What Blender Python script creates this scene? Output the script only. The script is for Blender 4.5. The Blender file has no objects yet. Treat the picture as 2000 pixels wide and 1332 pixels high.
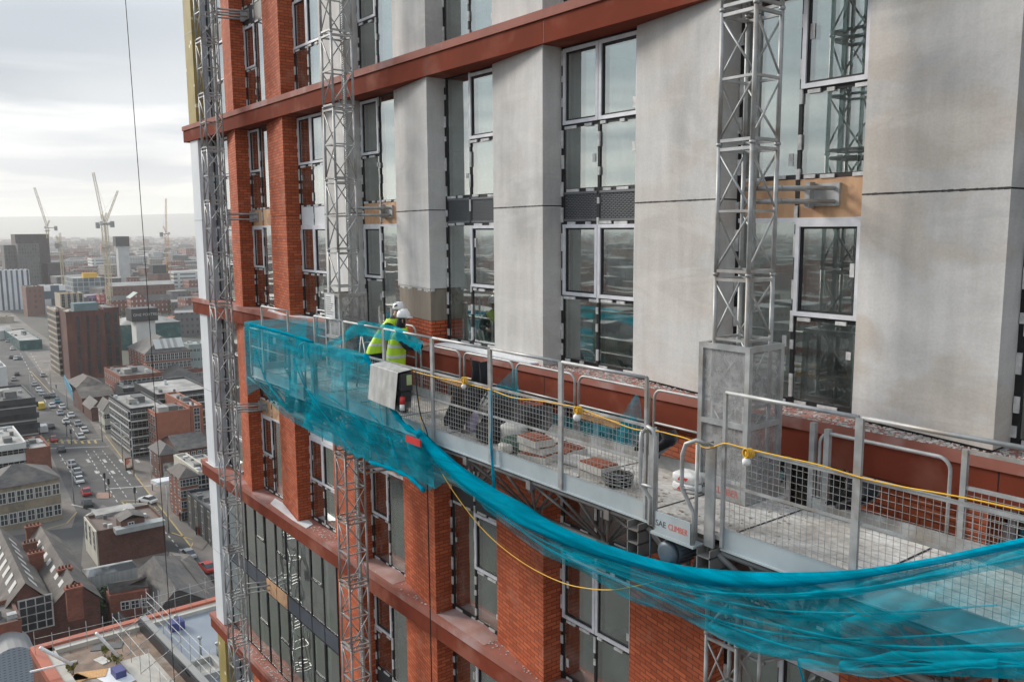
import bpy, math, random
from mathutils import Vector, Matrix
# ---------------------------------------------------------------- camera, world, sun
scene = bpy.context.scene
K = 0.9                      # every number below is in units of 0.9 m
F_PX = 1650.6                # focal length for a 2000 px wide frame
CAM = Vector((0.0, -9.8351, 2.5429))
cr = Vector((0.60689181, 0.7947584, -0.00643516))
cu = Vector((-0.10175438, 0.08572649, 0.99110898))
cf = Vector((-0.78824386, 0.60084112, -0.13289685))
cd = bpy.data.cameras.new('camera'); cam = bpy.data.objects.new('camera', cd)
scene.collection.objects.link(cam); scene.camera = cam
M = Matrix((cr, cu, -cf)).transposed().to_4x4(); M.translation = CAM * K
cam.matrix_world = M
cd.sensor_width = 36; cd.lens = F_PX / 2000 * 36; cd.clip_start = 0.1; cd.clip_end = 40000
scene.render.resolution_x = 1024; scene.render.resolution_y = 681
scene.view_settings.view_transform = 'Standard'; scene.view_settings.look = 'None'
scene.view_settings.exposure = 0.38; scene.view_settings.gamma = 1.0
scene.render.engine = 'CYCLES'
scene.cycles.max_bounces = 10; scene.cycles.transparent_max_bounces = 24
scene.cycles.volume_bounces = 1
SUN_EL, SUN_AZ = math.radians(26), math.radians(112)   # azimuth from +y towards -x
world = bpy.data.worlds.new('World'); scene.world = world; world.use_nodes = True
wn = world.node_tree; wn.nodes.clear()
def N(nt, t, **kw):
    n = nt.nodes.new(t)
    for k, v in kw.items():
        if k in n.inputs: n.inputs[k].default_value = v
        else: setattr(n, k, v)
    return n
def math_(nt, op, a, b=None, c=None, clamp=False):
    n = nt.nodes.new('ShaderNodeMath'); n.operation = op; n.use_clamp = clamp
    for i, v in enumerate((a, b, c)):
        if v is None: continue
        if hasattr(v, 'is_output'): nt.links.new(v, n.inputs[i])
        else: n.inputs[i].default_value = v
    return n.outputs[0]
def ramp(nt, fac, stops, interp='LINEAR'):
    n = nt.nodes.new('ShaderNodeValToRGB'); n.color_ramp.interpolation = interp
    el = n.color_ramp.elements
    while len(el) < len(stops): el.new(0.5)
    for e, (p, c) in zip(el, stops):
        e.position = p; e.color = (*c, 1) if len(c) == 3 else c
    nt.links.new(fac, n.inputs[0]); return n.outputs[0]
def mixc(nt, fac, a, b, mode='MIX'):
    n = nt.nodes.new('ShaderNodeMix'); n.data_type = 'RGBA'; n.blend_type = mode
    for s, v in ((n.inputs[0], fac), (n.inputs[6], a), (n.inputs[7], b)):
        if hasattr(v, 'is_output'): nt.links.new(v, s)
        else: s.default_value = v if not isinstance(v, tuple) else (*v[:3], 1)
    return n.outputs[2]
sky = N(wn, 'ShaderNodeTexSky', sky_type='NISHITA', sun_disc=False, sun_elevation=SUN_EL,
        sun_rotation=-SUN_AZ, altitude=60, air_density=1.5, dust_density=4.0)
tc = wn.nodes.new('ShaderNodeTexCoord'); sep = wn.nodes.new('ShaderNodeSeparateXYZ')
wn.links.new(tc.outputs['Generated'], sep.inputs[0])
X_, Y_, Z_ = sep.outputs
zz = math_(wn, 'MAXIMUM', Z_, 0.0)
den = math_(wn, 'ADD', zz, 0.10)
cx = math_(wn, 'DIVIDE', X_, den); cy = math_(wn, 'DIVIDE', Y_, den)
comb = wn.nodes.new('ShaderNodeCombineXYZ'); wn.links.new(cx, comb.inputs[0]); wn.links.new(cy, comb.inputs[1])
n1 = N(wn, 'ShaderNodeTexNoise', Scale=0.62, Detail=6.0, Roughness=0.52, Distortion=0.35); wn.links.new(comb.outputs[0], n1.inputs['Vector'])
n2 = N(wn, 'ShaderNodeTexNoise', Scale=0.22, Detail=3.0, Roughness=0.5); wn.links.new(comb.outputs[0], n2.inputs['Vector'])
# streaky low clouds: elevation stretched noise
mp = N(wn, 'ShaderNodeMapping'); mp.inputs['Scale'].default_value = (1.6, 1.6, 13.0); mp.inputs['Location'].default_value = (3.1, 1.2, 0.45)
wn.links.new(tc.outputs['Generated'], mp.inputs['Vector'])
n3 = N(wn, 'ShaderNodeTexNoise', Scale=1.5, Detail=5.0, Roughness=0.5, Distortion=0.2); wn.links.new(mp.outputs[0], n3.inputs['Vector'])
base = ramp(wn, zz, [(0.0, (0.90, 0.82, 0.72)), (0.05, (0.86, 0.81, 0.74)), (0.09, (0.68, 0.67, 0.66)), (0.14, (0.72, 0.72, 0.71)), (0.185, (0.37, 0.42, 0.47)), (0.27, (0.47, 0.515, 0.56)), (0.5, (0.58, 0.64, 0.69)), (1.0, (0.66, 0.72, 0.78))])
dark = ramp(wn, zz, [(0.0, (0.72, 0.70, 0.68)), (0.10, (0.33, 0.36, 0.39)), (0.25, (0.31, 0.35, 0.395)), (0.45, (0.30, 0.35, 0.40)), (1.0, (0.45, 0.5, 0.56))])
m_low = ramp(wn, n3.outputs[0], [(0.45, (0, 0, 0)), (0.58, (1, 1, 1))])
m_hi = ramp(wn, n1.outputs[0], [(0.40, (0, 0, 0)), (0.70, (1, 1, 1))])
hi = ramp(wn, zz, [(0.10, (0, 0, 0)), (0.30, (1, 1, 1))])
mfac = mixc(wn, hi, m_low, m_hi)
cloud = mixc(wn, mfac, base, dark)
bright = ramp(wn, n2.outputs[0], [(0.50, (0, 0, 0)), (0.72, (0.6, 0.6, 0.6))])
cloud = mixc(wn, bright, cloud, (0.84, 0.83, 0.81))
bgA = N(wn, 'ShaderNodeBackground', Strength=0.05); cl = mixc(wn, 1.0, sky.outputs[0], (2.2, 2.4, 2.6), 'DARKEN'); wn.links.new(cl, bgA.inputs[0])
bgB = N(wn, 'ShaderNodeBackground', Strength=0.95); wn.links.new(cloud, bgB.inputs[0])
ad = wn.nodes.new('ShaderNodeAddShader'); wn.links.new(bgA.outputs[0], ad.inputs[0]); wn.links.new(bgB.outputs[0], ad.inputs[1])
wo = wn.nodes.new('ShaderNodeOutputWorld'); wn.links.new(ad.outputs[0], wo.inputs[0])
ld = bpy.data.lights.new('sun', 'SUN'); ld.energy = 3.0; ld.angle = math.radians(14); ld.color = (1.0, 0.93, 0.84)
sun = bpy.data.objects.new('sun', ld); scene.collection.objects.link(sun)
sd = Vector((-math.sin(SUN_AZ) * math.cos(SUN_EL), math.cos(SUN_AZ) * math.cos(SUN_EL), math.sin(SUN_EL)))
sun.rotation_euler = sd.to_track_quat('Z', 'Y').to_euler(); sun.location = (0, 0, 60)
# ---------------------------------------------------------------- helpers
rnd = random.Random(7)
GZ = -57.5                   # street level
HAZE = 0.00014
def ray(px, py): return cf + (px - 1000) / F_PX * cr - (py - 666) / F_PX * cu
def on_y(px, py, y):
    v = ray(px, py); t = (y - CAM.y) / v.y; return CAM + v * t
def on_x(px, py, x):
    v = ray(px, py); t = (x - CAM.x) / v.x; return CAM + v * t
def on_z(px, py, z=GZ):
    v = ray(px, py); t = (z - CAM.z) / v.z; return CAM + v * t
ORG = {}
def tag(o, label=None, cat=None, group=None, kind=None):
    if label: o['label'] = label
    if cat: o['category'] = cat
    if group: o['group'] = group
    if kind: o['kind'] = kind
    return o
def thing(name, loc, label, cat, group=None):
    o = bpy.data.objects.new(name, None); scene.collection.objects.link(o)
    o.location = Vector(loc) * K; o.empty_display_size = 0.3; ORG[o.name] = Vector(loc)
    return tag(o, label, cat, group)
class MB:
    def __init__(s): s.v = []; s.f = []; s.m = []; s.mi = 0; s.sm = []; s.smooth = False
    def add(s, vs, fs):
        b = len(s.v); s.v.extend(tuple(v) for v in vs)
        for f in fs: s.f.append(tuple(b + i for i in f)); s.m.append(s.mi); s.sm.append(s.smooth)
        return s
    def quad(s, a, b, c, d): return s.add((a, b, c, d), ((0, 1, 2, 3),))
    def box(s, x0, x1, y0, y1, z0, z1):
        if x0 > x1: x0, x1 = x1, x0
        if y0 > y1: y0, y1 = y1, y0
        if z0 > z1: z0, z1 = z1, z0
        v = [(x, y, z) for z in (z0, z1) for x, y in ((x0, y0), (x1, y0), (x1, y1), (x0, y1))]
        return s.add(v, ((0, 3, 2, 1), (4, 5, 6, 7), (0, 1, 5, 4), (1, 2, 6, 5), (2, 3, 7, 6), (3, 0, 4, 7)))
    def prism(s, poly, z0, z1, cap=True):
        n = len(poly); ar = sum(poly[i][0] * poly[(i + 1) % n][1] - poly[(i + 1) % n][0] * poly[i][1] for i in range(n))
        if ar < 0: poly = poly[::-1]
        zt = z1 if isinstance(z1, (list, tuple)) else [z1] * n
        v = [(p[0], p[1], z0) for p in poly] + [(p[0], p[1], zt[i]) for i, p in enumerate(poly)]
        f = [(i, (i + 1) % n, n + (i + 1) % n, n + i) for i in range(n)]
        if cap: f += [tuple(range(n))[::-1], tuple(range(n, 2 * n))]
        return s.add(v, f)
    def tube(s, pts, r, n=6, caps=True, closed=False):
        pts = [Vector(p) for p in pts]; L = len(pts); rs = r if isinstance(r, (list, tuple)) else [r] * L
        rings = []; up = None
        for i, p in enumerate(pts):
            if closed: d = pts[(i + 1) % L] - pts[i - 1]
            else: d = pts[min(i + 1, L - 1)] - pts[max(i - 1, 0)]
            if d.length < 1e-9: d = Vector((0, 0, 1))
            d.normalize()
            if up is None: up = Vector((0, 0, 1)) if abs(d.z) < 0.9 else Vector((1, 0, 0))
            a = d.cross(up)
            if a.length < 1e-4: a = d.cross(Vector((0, 1, 0)))
            a.normalize(); b = a.cross(d).normalized(); up = b
            off = math.pi / n if n == 4 else 0
            rings.append([p + (a * math.cos(2 * math.pi * k / n + off) + b * math.sin(2 * math.pi * k / n + off)) * rs[i] for k in range(n)])
        vs = [v for g in rings for v in g]; fs = []
        for i in range(L if closed else L - 1):
            j = (i + 1) % L
            for k in range(n): k2 = (k + 1) % n; fs.append((i * n + k, i * n + k2, j * n + k2, j * n + k))
        if caps and not closed: fs += [tuple(range(n))[::-1], tuple((L - 1) * n + k for k in range(n))]
        sm = s.smooth; s.smooth = n > 4; s.add(vs, fs); s.smooth = sm; return s
    def lathe(s, c, prof, n=16, axis='z'):
        c = Vector(c); vs = []; fs = []
        for r, h in prof:
            for k in range(n):
                a = 2 * math.pi * k / n; p = (r * math.cos(a), r * math.sin(a), h)
                if axis == 'x': p = (p[2], p[0], p[1])
                if axis == 'y': p = (p[0], p[2], p[1])
                vs.append(c + Vector(p))
        for i in range(len(prof) - 1):
            for k in range(n): k2 = (k + 1) % n; fs.append((i * n + k, i * n + k2, (i + 1) * n + k2, (i + 1) * n + k))
        fs.append(tuple(range(n))[::-1]); fs.append(tuple((len(prof) - 1) * n + k for k in range(n)))
        sm = s.smooth; s.smooth = True; s.add(vs, fs); s.smooth = sm; return s
    def grid(s, P):      # P[i][j] points
        R_, C_ = len(P), len(P[0]); vs = [p for row in P for p in row]
        fs = [(i * C_ + j, i * C_ + j + 1, (i + 1) * C_ + j + 1, (i + 1) * C_ + j) for i in range(R_ - 1) for j in range(C_ - 1)]
        return s.add(vs, fs)
    def build(s, name, mats, parent=None, label=None, cat=None, group=None, kind=None, org=None, bevel=0):
        me = bpy.data.meshes.new(name)
        o_ = ORG[parent.name] if parent is not None else (Vector(org) if org is not None else Vector((0, 0, 0)))
        me.from_pydata([((v[0] - o_.x) * K, (v[1] - o_.y) * K, (v[2] - o_.z) * K) for v in s.v], [], s.f)
        if not isinstance(mats, (list, tuple)): mats = [mats]
        for m in mats: me.materials.append(m)
        for p, mi, sm in zip(me.polygons, s.m, s.sm):
            p.material_index = mi; p.use_smooth = sm
        me.update()
        o = bpy.data.objects.new(name, me); scene.collection.objects.link(o)
        ORG[o.name] = o_.copy()
        if parent is not None: o.parent = parent
        else: o.location = o_ * K
        if bevel:
            b = o.modifiers.new('bevel', 'BEVEL'); b.width = bevel * K; b.segments = 2; b.limit_method = 'ANGLE'; b.angle_limit = 0.6
        return tag(o, label, cat, group, kind)
def kids(o): return [c for c in bpy.data.objects if c.parent == o]
def copy_tree(o, parent=None, tree=None):
    c = o.copy(); scene.collection.objects.link(c); c.parent = parent
    for ch, sub in tree or (): copy_tree(ch, c, sub)
    return c
# ---------------------------------------------------------------- materials
def newmat(name):
    m = bpy.data.materials.new(name); m.use_nodes = True; nt = m.node_tree; nt.nodes.clear()
    out = nt.nodes.new('ShaderNodeOutputMaterial'); b = nt.nodes.new('ShaderNodeBsdfPrincipled')
    nt.links.new(b.outputs[0], out.inputs[0]); g = nt.nodes.new('ShaderNodeNewGeometry')
    return m, nt, b, out, g.outputs['Position']
def setc(nt, sock, v):
    if hasattr(v, 'is_output'): nt.links.new(v, sock)
    else: sock.default_value = (*v, 1) if isinstance(v, tuple) else v
def noise(nt, vec, scale, detail=4, rough=0.55, dist=0, stretch=None):
    if stretch:
        mp = nt.nodes.new('ShaderNodeMapping'); mp.inputs['Scale'].default_value = stretch
        nt.links.new(vec, mp.inputs[0]); vec = mp.outputs[0]
    n = N(nt, 'ShaderNodeTexNoise', Scale=scale, Detail=float(detail), Roughness=rough, Distortion=dist)
    nt.links.new(vec, n.inputs['Vector']); return n.outputs[0]
def bump(nt, b, h, strength=0.3, dist=0.01):
    n = N(nt, 'ShaderNodeBump', Strength=strength, Distance=dist); nt.links.new(h, n.inputs['Height']); nt.links.new(n.outputs[0], b.inputs['Normal'])
def pm(name, c1, c2=None, scale=3.0, rough=0.7, metal=0.0, bmp=0.0, detail=5, stretch=None, lo=0.35, hi=0.65, spec=0.5, c3=None, s3=1.0):
    m, nt, b, out, pos = newmat(name)
    if c2 is None: c2 = tuple(x * 0.75 for x in c1)
    nz = noise(nt, pos, scale, detail, stretch=stretch)
    col = ramp(nt, nz, [(lo, c2), (hi, c1)])
    if c3:
        n3_ = noise(nt, pos, s3, 4); col = mixc(nt, ramp(nt, n3_, [(0.52, (0, 0, 0)), (0.66, (0.85,) * 3)]), col, c3)
    setc(nt, b.inputs['Base Color'], col)
    setc(nt, b.inputs['Roughness'], math_(nt, 'MULTIPLY_ADD', nz, 0.25, rough - 0.12)); b.inputs['Metallic'].default_value = metal
    b.inputs['Specular IOR Level'].default_value = spec
    if bmp: bump(nt, b, noise(nt, pos, scale * 4, 4), bmp)
    return m
def brickmat(name, c1, c2, mortar, bw=0.215, bh=0.065, ms=0.01, bumpv=0.5, stain=None, big=0.8):
    m, nt, b, out, pos = newmat(name)
    sp = nt.nodes.new('ShaderNodeSeparateXYZ'); nt.links.new(pos, sp.inputs[0])
    u = math_(nt, 'ADD', sp.outputs[0], sp.outputs[1]); co = nt.nodes.new('ShaderNodeCombineXYZ')
    nt.links.new(u, co.inputs[0]); nt.links.new(sp.outputs[2], co.inputs[1])
    bt = N(nt, 'ShaderNodeTexBrick', Scale=1.0); bt.inputs['Brick Width'].default_value = bw + ms; bt.inputs['Row Height'].default_value = bh + ms
    bt.inputs['Mortar Size'].default_value = ms; bt.inputs['Mortar Smooth'].default_value = 0.3; bt.inputs['Bias'].default_value = 0.0
    bt.inputs['Color1'].default_value = (*c1, 1); bt.inputs['Color2'].default_value = (*c2, 1); bt.inputs['Mortar'].default_value = (*mortar, 1)
    nt.links.new(co.outputs[0], bt.inputs['Vector'])
    nz = noise(nt, pos, big, 5); var = ramp(nt, nz, [(0.3, (0.78, 0.76, 0.74)), (0.7, (1.12, 1.12, 1.12))])
    col = mixc(nt, 1.0, bt.outputs[0], var, 'MULTIPLY')
    if stain: col = mixc(nt, ramp(nt, noise(nt, pos, 1.7, 5), [(0.56, (0, 0, 0)), (0.72, (0.55,) * 3)]), col, stain)
    setc(nt, b.inputs['Base Color'], col); b.inputs['Roughness'].default_value = 0.85; b.inputs['Specular IOR Level'].default_value = 0.25
    inv = math_(nt, 'SUBTRACT', 1.0, bt.outputs['Fac']); bump(nt, b, math_(nt, 'ADD', inv, math_(nt, 'MULTIPLY', noise(nt, pos, 40, 3), 0.3)), bumpv, 0.008)
    return m
BRICK = brickmat('orange_red_brick', (0.54, 0.135, 0.056), (0.36, 0.078, 0.032), (0.20, 0.06, 0.035), stain=(0.42, 0.17, 0.11))
BRICK2 = brickmat('fresh_brick_slip', (0.50, 0.11, 0.045), (0.40, 0.08, 0.03), (0.10, 0.035, 0.02), stain=(0.33, 0.15, 0.10))
OLDBRICK = brickmat('old_city_brick', (0.17, 0.062, 0.045), (0.11, 0.038, 0.03), (0.12, 0.09, 0.075), stain=(0.10, 0.05, 0.04), bw=0.3, bh=0.1, ms=0.02)
CITYBRICK = brickmat('city_red_brick', (0.27, 0.088, 0.055), (0.20, 0.066, 0.045), (0.15, 0.09, 0.07), bw=0.45, bh=0.2, ms=0.03, bumpv=0.1)
ORBRICK = pm('orange_office_brick', (0.34, 0.12, 0.07), (0.28, 0.095, 0.055), 0.8, 0.85)
def rendermat():
    m, nt, b, out, pos = newmat('grey_base_render')
    big = noise(nt, pos, 0.55, 4, 0.6, 0.6, (1, 1, 0.8)); col = ramp(nt, big, [(0.34, (0.40, 0.40, 0.40)), (0.5, (0.51, 0.505, 0.50)), (0.68, (0.57, 0.565, 0.56))])
    warm = ramp(nt, noise(nt, pos, 0.8, 3, 0.5, 0.5, (0.8, 0.8, 1.5)), [(0.47, (0, 0, 0)), (0.55, (0.7,) * 3)])
    sx = nt.nodes.new('ShaderNodeSeparateXYZ'); nt.links.new(pos, sx.inputs[0])
    wx = ramp(nt, math_(nt, 'MULTIPLY_ADD', sx.outputs[0], 0.05, 0.95), [(0.42, (0.25,) * 3), (0.68, (1.0,) * 3)])
    warm = mixc(nt, 1.0, warm, wx, 'MULTIPLY'); col = mixc(nt, warm, col, (0.455, 0.41, 0.365))
    st = ramp(nt, noise(nt, pos, 1.6, 5, 0.6, 1.5, (0.3, 0.3, 1.3)), [(0.50, (0, 0, 0)), (0.62, (0.24,) * 3)])
    col = mixc(nt, st, col, (0.64, 0.63, 0.61))
    ver = ramp(nt, noise(nt, pos, 5.0, 3, 0.6, 0.2, (1, 1, 0.12)), [(0.35, (0.93,) * 3), (0.65, (1.03,) * 3)])
    col = mixc(nt, 1.0, col, ver, 'MULTIPLY')
    fine = ramp(nt, noise(nt, pos, 35, 4), [(0.3, (0.93,) * 3), (0.7, (1.05,) * 3)])
    col = mixc(nt, 1.0, col, fine, 'MULTIPLY')
    setc(nt, b.inputs['Base Color'], col); b.inputs['Roughness'].default_value = 0.9; b.inputs['Specular IOR Level'].default_value = 0.2
    bump(nt, b, math_(nt, 'ADD', noise(nt, pos, 3, 5, 0.6, 1.2, (0.5, 0.5, 2)), math_(nt, 'MULTIPLY', noise(nt, pos, 50, 3), 0.15)), 0.16, 0.02)
    return m
RENDER = rendermat()
SCRATCH = pm('brown_scratch_coat', (0.235, 0.20, 0.165), (0.19, 0.16, 0.13), 3, 0.95, bmp=0.3, stretch=(3, 3, 0.6))
LEDGE = pm('terracotta_ledge', (0.205, 0.047, 0.027), (0.16, 0.037, 0.021), 1.3, 0.95, bmp=0.2, spec=0.12, c3=(0.27, 0.10, 0.07), s3=0.9)
LEDGETOP = pm('dusty_ledge_top', (0.34, 0.13, 0.10), (0.25, 0.085, 0.06), 1.2, 0.85, bmp=0.2, c3=(0.42, 0.29, 0.28), s3=0.8)
BLACK = pm('black_membrane', (0.012, 0.012, 0.014), (0.006, 0.006, 0.008), 8, 0.55)
DARKGREY = pm('dark_grey_aluminium', (0.045, 0.05, 0.056), (0.035, 0.038, 0.042), 4, 0.5)
SILVER = pm('mill_silver_frame', (0.72, 0.73, 0.78), (0.60, 0.61, 0.65), 6, 0.45, 0.1)
PACK = pm('white_packer', (0.66, 0.66, 0.66), (0.40, 0.40, 0.40), 9, 0.6)
WHITEP = pm('white_panel', (0.72, 0.74, 0.77), (0.62, 0.64, 0.67), 1.4, 0.5)
WHITECOL = pm('white_corner_cladding', (0.74, 0.77, 0.80), (0.66, 0.69, 0.72), 0.8, 0.45)
GREYCOL = pm('pale_grey_cladding', (0.36, 0.40, 0.44), (0.31, 0.34, 0.38), 0.8, 0.5)
PLY = pm('plywood', (0.58, 0.36, 0.21), (0.46, 0.27, 0.15), 2.5, 0.7, stretch=(3, 3, 0.4), c3=(0.36, 0.2, 0.12), s3=3)
GALV = pm('galvanised_steel', (0.44, 0.455, 0.46), (0.30, 0.31, 0.315), 5, 0.5, 0.3, bmp=0.05, c3=(0.27, 0.24, 0.21), s3=2.6)
GALVD = pm('weathered_galvanised_steel', (0.25, 0.245, 0.24), (0.17, 0.165, 0.16), 4, 0.6, 0.3, bmp=0.05, c3=(0.14, 0.12, 0.11), s3=1.6)
FASC = pm('blue_grey_painted_steel', (0.40, 0.46, 0.49), (0.33, 0.385, 0.41), 2.2, 0.5, 0.1, c3=(0.46, 0.47, 0.46), s3=1.4)
RUB = pm('black_rubber', (0.015, 0.015, 0.016), (0.01, 0.01, 0.01), 5, 0.6)
def deckmat():
    m, nt, b, out, pos = newmat('dusty_deck')
    col = ramp(nt, noise(nt, pos, 0.9, 6, 0.6, 0.5), [(0.34, (0.32, 0.285, 0.25)), (0.48, (0.52, 0.495, 0.46)), (0.62, (0.68, 0.67, 0.65))])
    sp = ramp(nt, noise(nt, pos, 14, 5), [(0.35, (0.75,) * 3), (0.6, (1.05,) * 3)]); col = mixc(nt, 1.0, col, sp, 'MULTIPLY')
    setc(nt, b.inputs['Base Color'], col); b.inputs['Roughness'].default_value = 0.85; bump(nt, b, noise(nt, pos, 30, 4), 0.25)
    return m
DECK = deckmat()
def goldmat():
    m, nt, b, out, pos = newmat('gold_insulation')
    v = N(nt, 'ShaderNodeTexVoronoi', Scale=2.6); nt.links.new(pos, v.inputs['Vector'])
    dots = ramp(nt, v.outputs['Distance'], [(0.13, (0.75, 0.72, 0.6)), (0.2, (0.33, 0.26, 0.085))])
    col = mixc(nt, 1.0, dots, ramp(nt, noise(nt, pos, 1.2, 4), [(0.3, (0.75,) * 3), (0.7, (1.15,) * 3)]), 'MULTIPLY')
    setc(nt, b.inputs['Base Color'], col); b.inputs['Roughness'].default_value = 0.7
    return m
GOLD = goldmat()
def glassmat(name, tint=(0.74, 0.86, 0.84), lo=0.32, hi=0.64, wav=0.0025):
    m, nt, b, out, pos = newmat(name); nt.nodes.remove(b)
    lw = N(nt, 'ShaderNodeLayerWeight', Blend=0.5); fac = math_(nt, 'POWER', lw.outputs['Facing'], 1.7)
    fac = math_(nt, 'MULTIPLY_ADD', fac, hi, lo, clamp=True)
    gl = N(nt, 'ShaderNodeBsdfGlossy', Roughness=0.015); gl.inputs[0].default_value = (0.93, 0.97, 0.95, 1)
    tr = nt.nodes.new('ShaderNodeBsdfTransparent'); tr.inputs[0].default_value = (*tint, 1)
    df = nt.nodes.new('ShaderNodeBsdfDiffuse'); dust = ramp(nt, noise(nt, pos, 2.4, 6, 0.65), [(0.45, (0, 0, 0)), (0.8, (0.42,) * 3)])  # dust film, strengthened to stand in for pale room light and reflections
    df.inputs[0].default_value = (0.36, 0.40, 0.40, 1)
    m1 = nt.nodes.new('ShaderNodeMixShader'); nt.links.new(dust, m1.inputs[0]); nt.links.new(tr.outputs[0], m1.inputs[1]); nt.links.new(df.outputs[0], m1.inputs[2])
    m2 = nt.nodes.new('ShaderNodeMixShader'); nt.links.new(fac, m2.inputs[0]); nt.links.new(m1.outputs[0], m2.inputs[1]); nt.links.new(gl.outputs[0], m2.inputs[2])
    bp = N(nt, 'ShaderNodeBump', Strength=1.0, Distance=wav); nt.links.new(noise(nt, pos, 0.9, 1), bp.inputs['Height']); nt.links.new(bp.outputs[0], gl.inputs['Normal'])
    nt.links.new(m2.outputs[0], out.inputs[0]); return m
GLASS = glassmat('coated_window_glass')
GLASSW = glassmat('curtain_wall_glass', (0.6, 0.72, 0.68), 0.32, 0.75, 0.03)
INT = pm('interior_plaster', (0.58, 0.60, 0.60), (0.48, 0.49, 0.49), 1.0, 0.9)
INTF = pm('interior_floor_screed', (0.30, 0.29, 0.28), (0.2, 0.2, 0.2), 1.0, 0.9)
def netmat(name, alpha, c=(0.002, 0.37, 0.49), fold=True):
    m, nt, b, out, pos = newmat(name); nt.nodes.remove(b)
    uv = nt.nodes.new('ShaderNodeTexCoord')
    col = ramp(nt, noise(nt, pos, 2.0, 5, 0.65, 0.8, (0.5, 0.5, 5)), [(0.38, tuple(x * 0.84 for x in c)), (0.62, tuple(min(1, x * 1.3) for x in c))])
    df = nt.nodes.new('ShaderNodeBsdfDiffuse'); nt.links.new(col, df.inputs[0])
    tl = nt.nodes.new('ShaderNodeBsdfTranslucent'); nt.links.new(col, tl.inputs[0])
    mm = nt.nodes.new('ShaderNodeMixShader'); mm.inputs[0].default_value = 0.42; nt.links.new(df.outputs[0], mm.inputs[1]); nt.links.new(tl.outputs[0], mm.inputs[2])
    tr = nt.nodes.new('ShaderNodeBsdfTransparent'); tr.inputs[0].default_value = (0.86, 0.98, 1.0, 1)
    a = ramp(nt, noise(nt, pos, 0.7, 2, 0.5, 0.8, (1, 1, 2.2)), [(0.35, (max(0, alpha - 0.14),) * 3), (0.65, (min(1, alpha + 0.16),) * 3)])
    ms = nt.nodes.new('ShaderNodeMixShader'); nt.links.new(a, ms.inputs[0]); nt.links.new(tr.outputs[0], ms.inputs[1]); nt.links.new(mm.outputs[0], ms.inputs[2])
    nt.links.new(ms.outputs[0], out.inputs[0]); return m
NET = netmat('teal_debris_netting', 0.42); NETD = netmat('folded_teal_netting', 0.97, (0.0, 0.33, 0.48)); NETM = netmat('doubled_teal_netting', 0.60)
def perfmat():
    m, nt, b, out, pos = newmat('galvanised_mesh_sheet')
    setc(nt, b.inputs['Base Color'], ramp(nt, noise(nt, pos, 9, 6, 0.7), [(0.35, (0.30, 0.305, 0.31)), (0.62, (0.52, 0.53, 0.54))]))
    b.inputs['Roughness'].default_value = 0.6; b.inputs['Metallic'].default_value = 0.2
    tr = nt.nodes.new('ShaderNodeBsdfTransparent'); ms = nt.nodes.new('ShaderNodeMixShader')
    nt.links.new(ramp(nt, noise(nt, pos, 2.5, 4), [(0.3, (0.30,) * 3), (0.7, (0.54,) * 3)]), ms.inputs[0])
    nt.links.new(tr.outputs[0], ms.inputs[1]); nt.links.new(b.outputs[0], ms.inputs[2]); nt.links.new(ms.outputs[0], out.inputs[0]); return m
PERF = perfmat()
def plain(name, c, rough=0.6, metal=0.0): return pm(name, c, tuple(x * 0.85 for x in c), 6, rough, metal)
YEL = plain('yellow_cable', (0.75, 0.42, 0.02), 0.5); WHT = plain('white_plastic', (0.75, 0.75, 0.75), 0.5)
HIVIS = plain('hi_vis_yellow', (0.52, 0.78, 0.02), 0.6); REFL = plain('reflective_tape', (0.62, 0.64, 0.64), 0.4)
CLOTH = pm('black_work_cloth', (0.02, 0.021, 0.026), (0.012, 0.012, 0.016), 12, 0.9); NAVY = pm('navy_trousers', (0.016, 0.024, 0.045), (0.01, 0.014, 0.025), 12, 0.9)
SKIN = plain('skin', (0.45, 0.26, 0.19), 0.55); HELM = plain('white_helmet', (0.80, 0.80, 0.80), 0.3); GREYC = pm('grey_hood_cloth', (0.10, 0.105, 0.11), None, 10, 0.9)
RED = plain('red_plastic', (0.55, 0.03, 0.03), 0.5); LILAC = plain('lilac_plastic', (0.50, 0.42, 0.60), 0.5)
TERR = pm('brick_slip_clay', (0.36, 0.115, 0.06), (0.26, 0.08, 0.045), 18, 0.9, bmp=0.4)
PAPER = pm('paper_sack', (0.62, 0.60, 0.56), (0.48, 0.46, 0.43), 5, 0.8, bmp=0.2)
TIMB = pm('sawn_timber', (0.62, 0.36, 0.15), (0.45, 0.24, 0.10), 8, 0.8)
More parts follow.
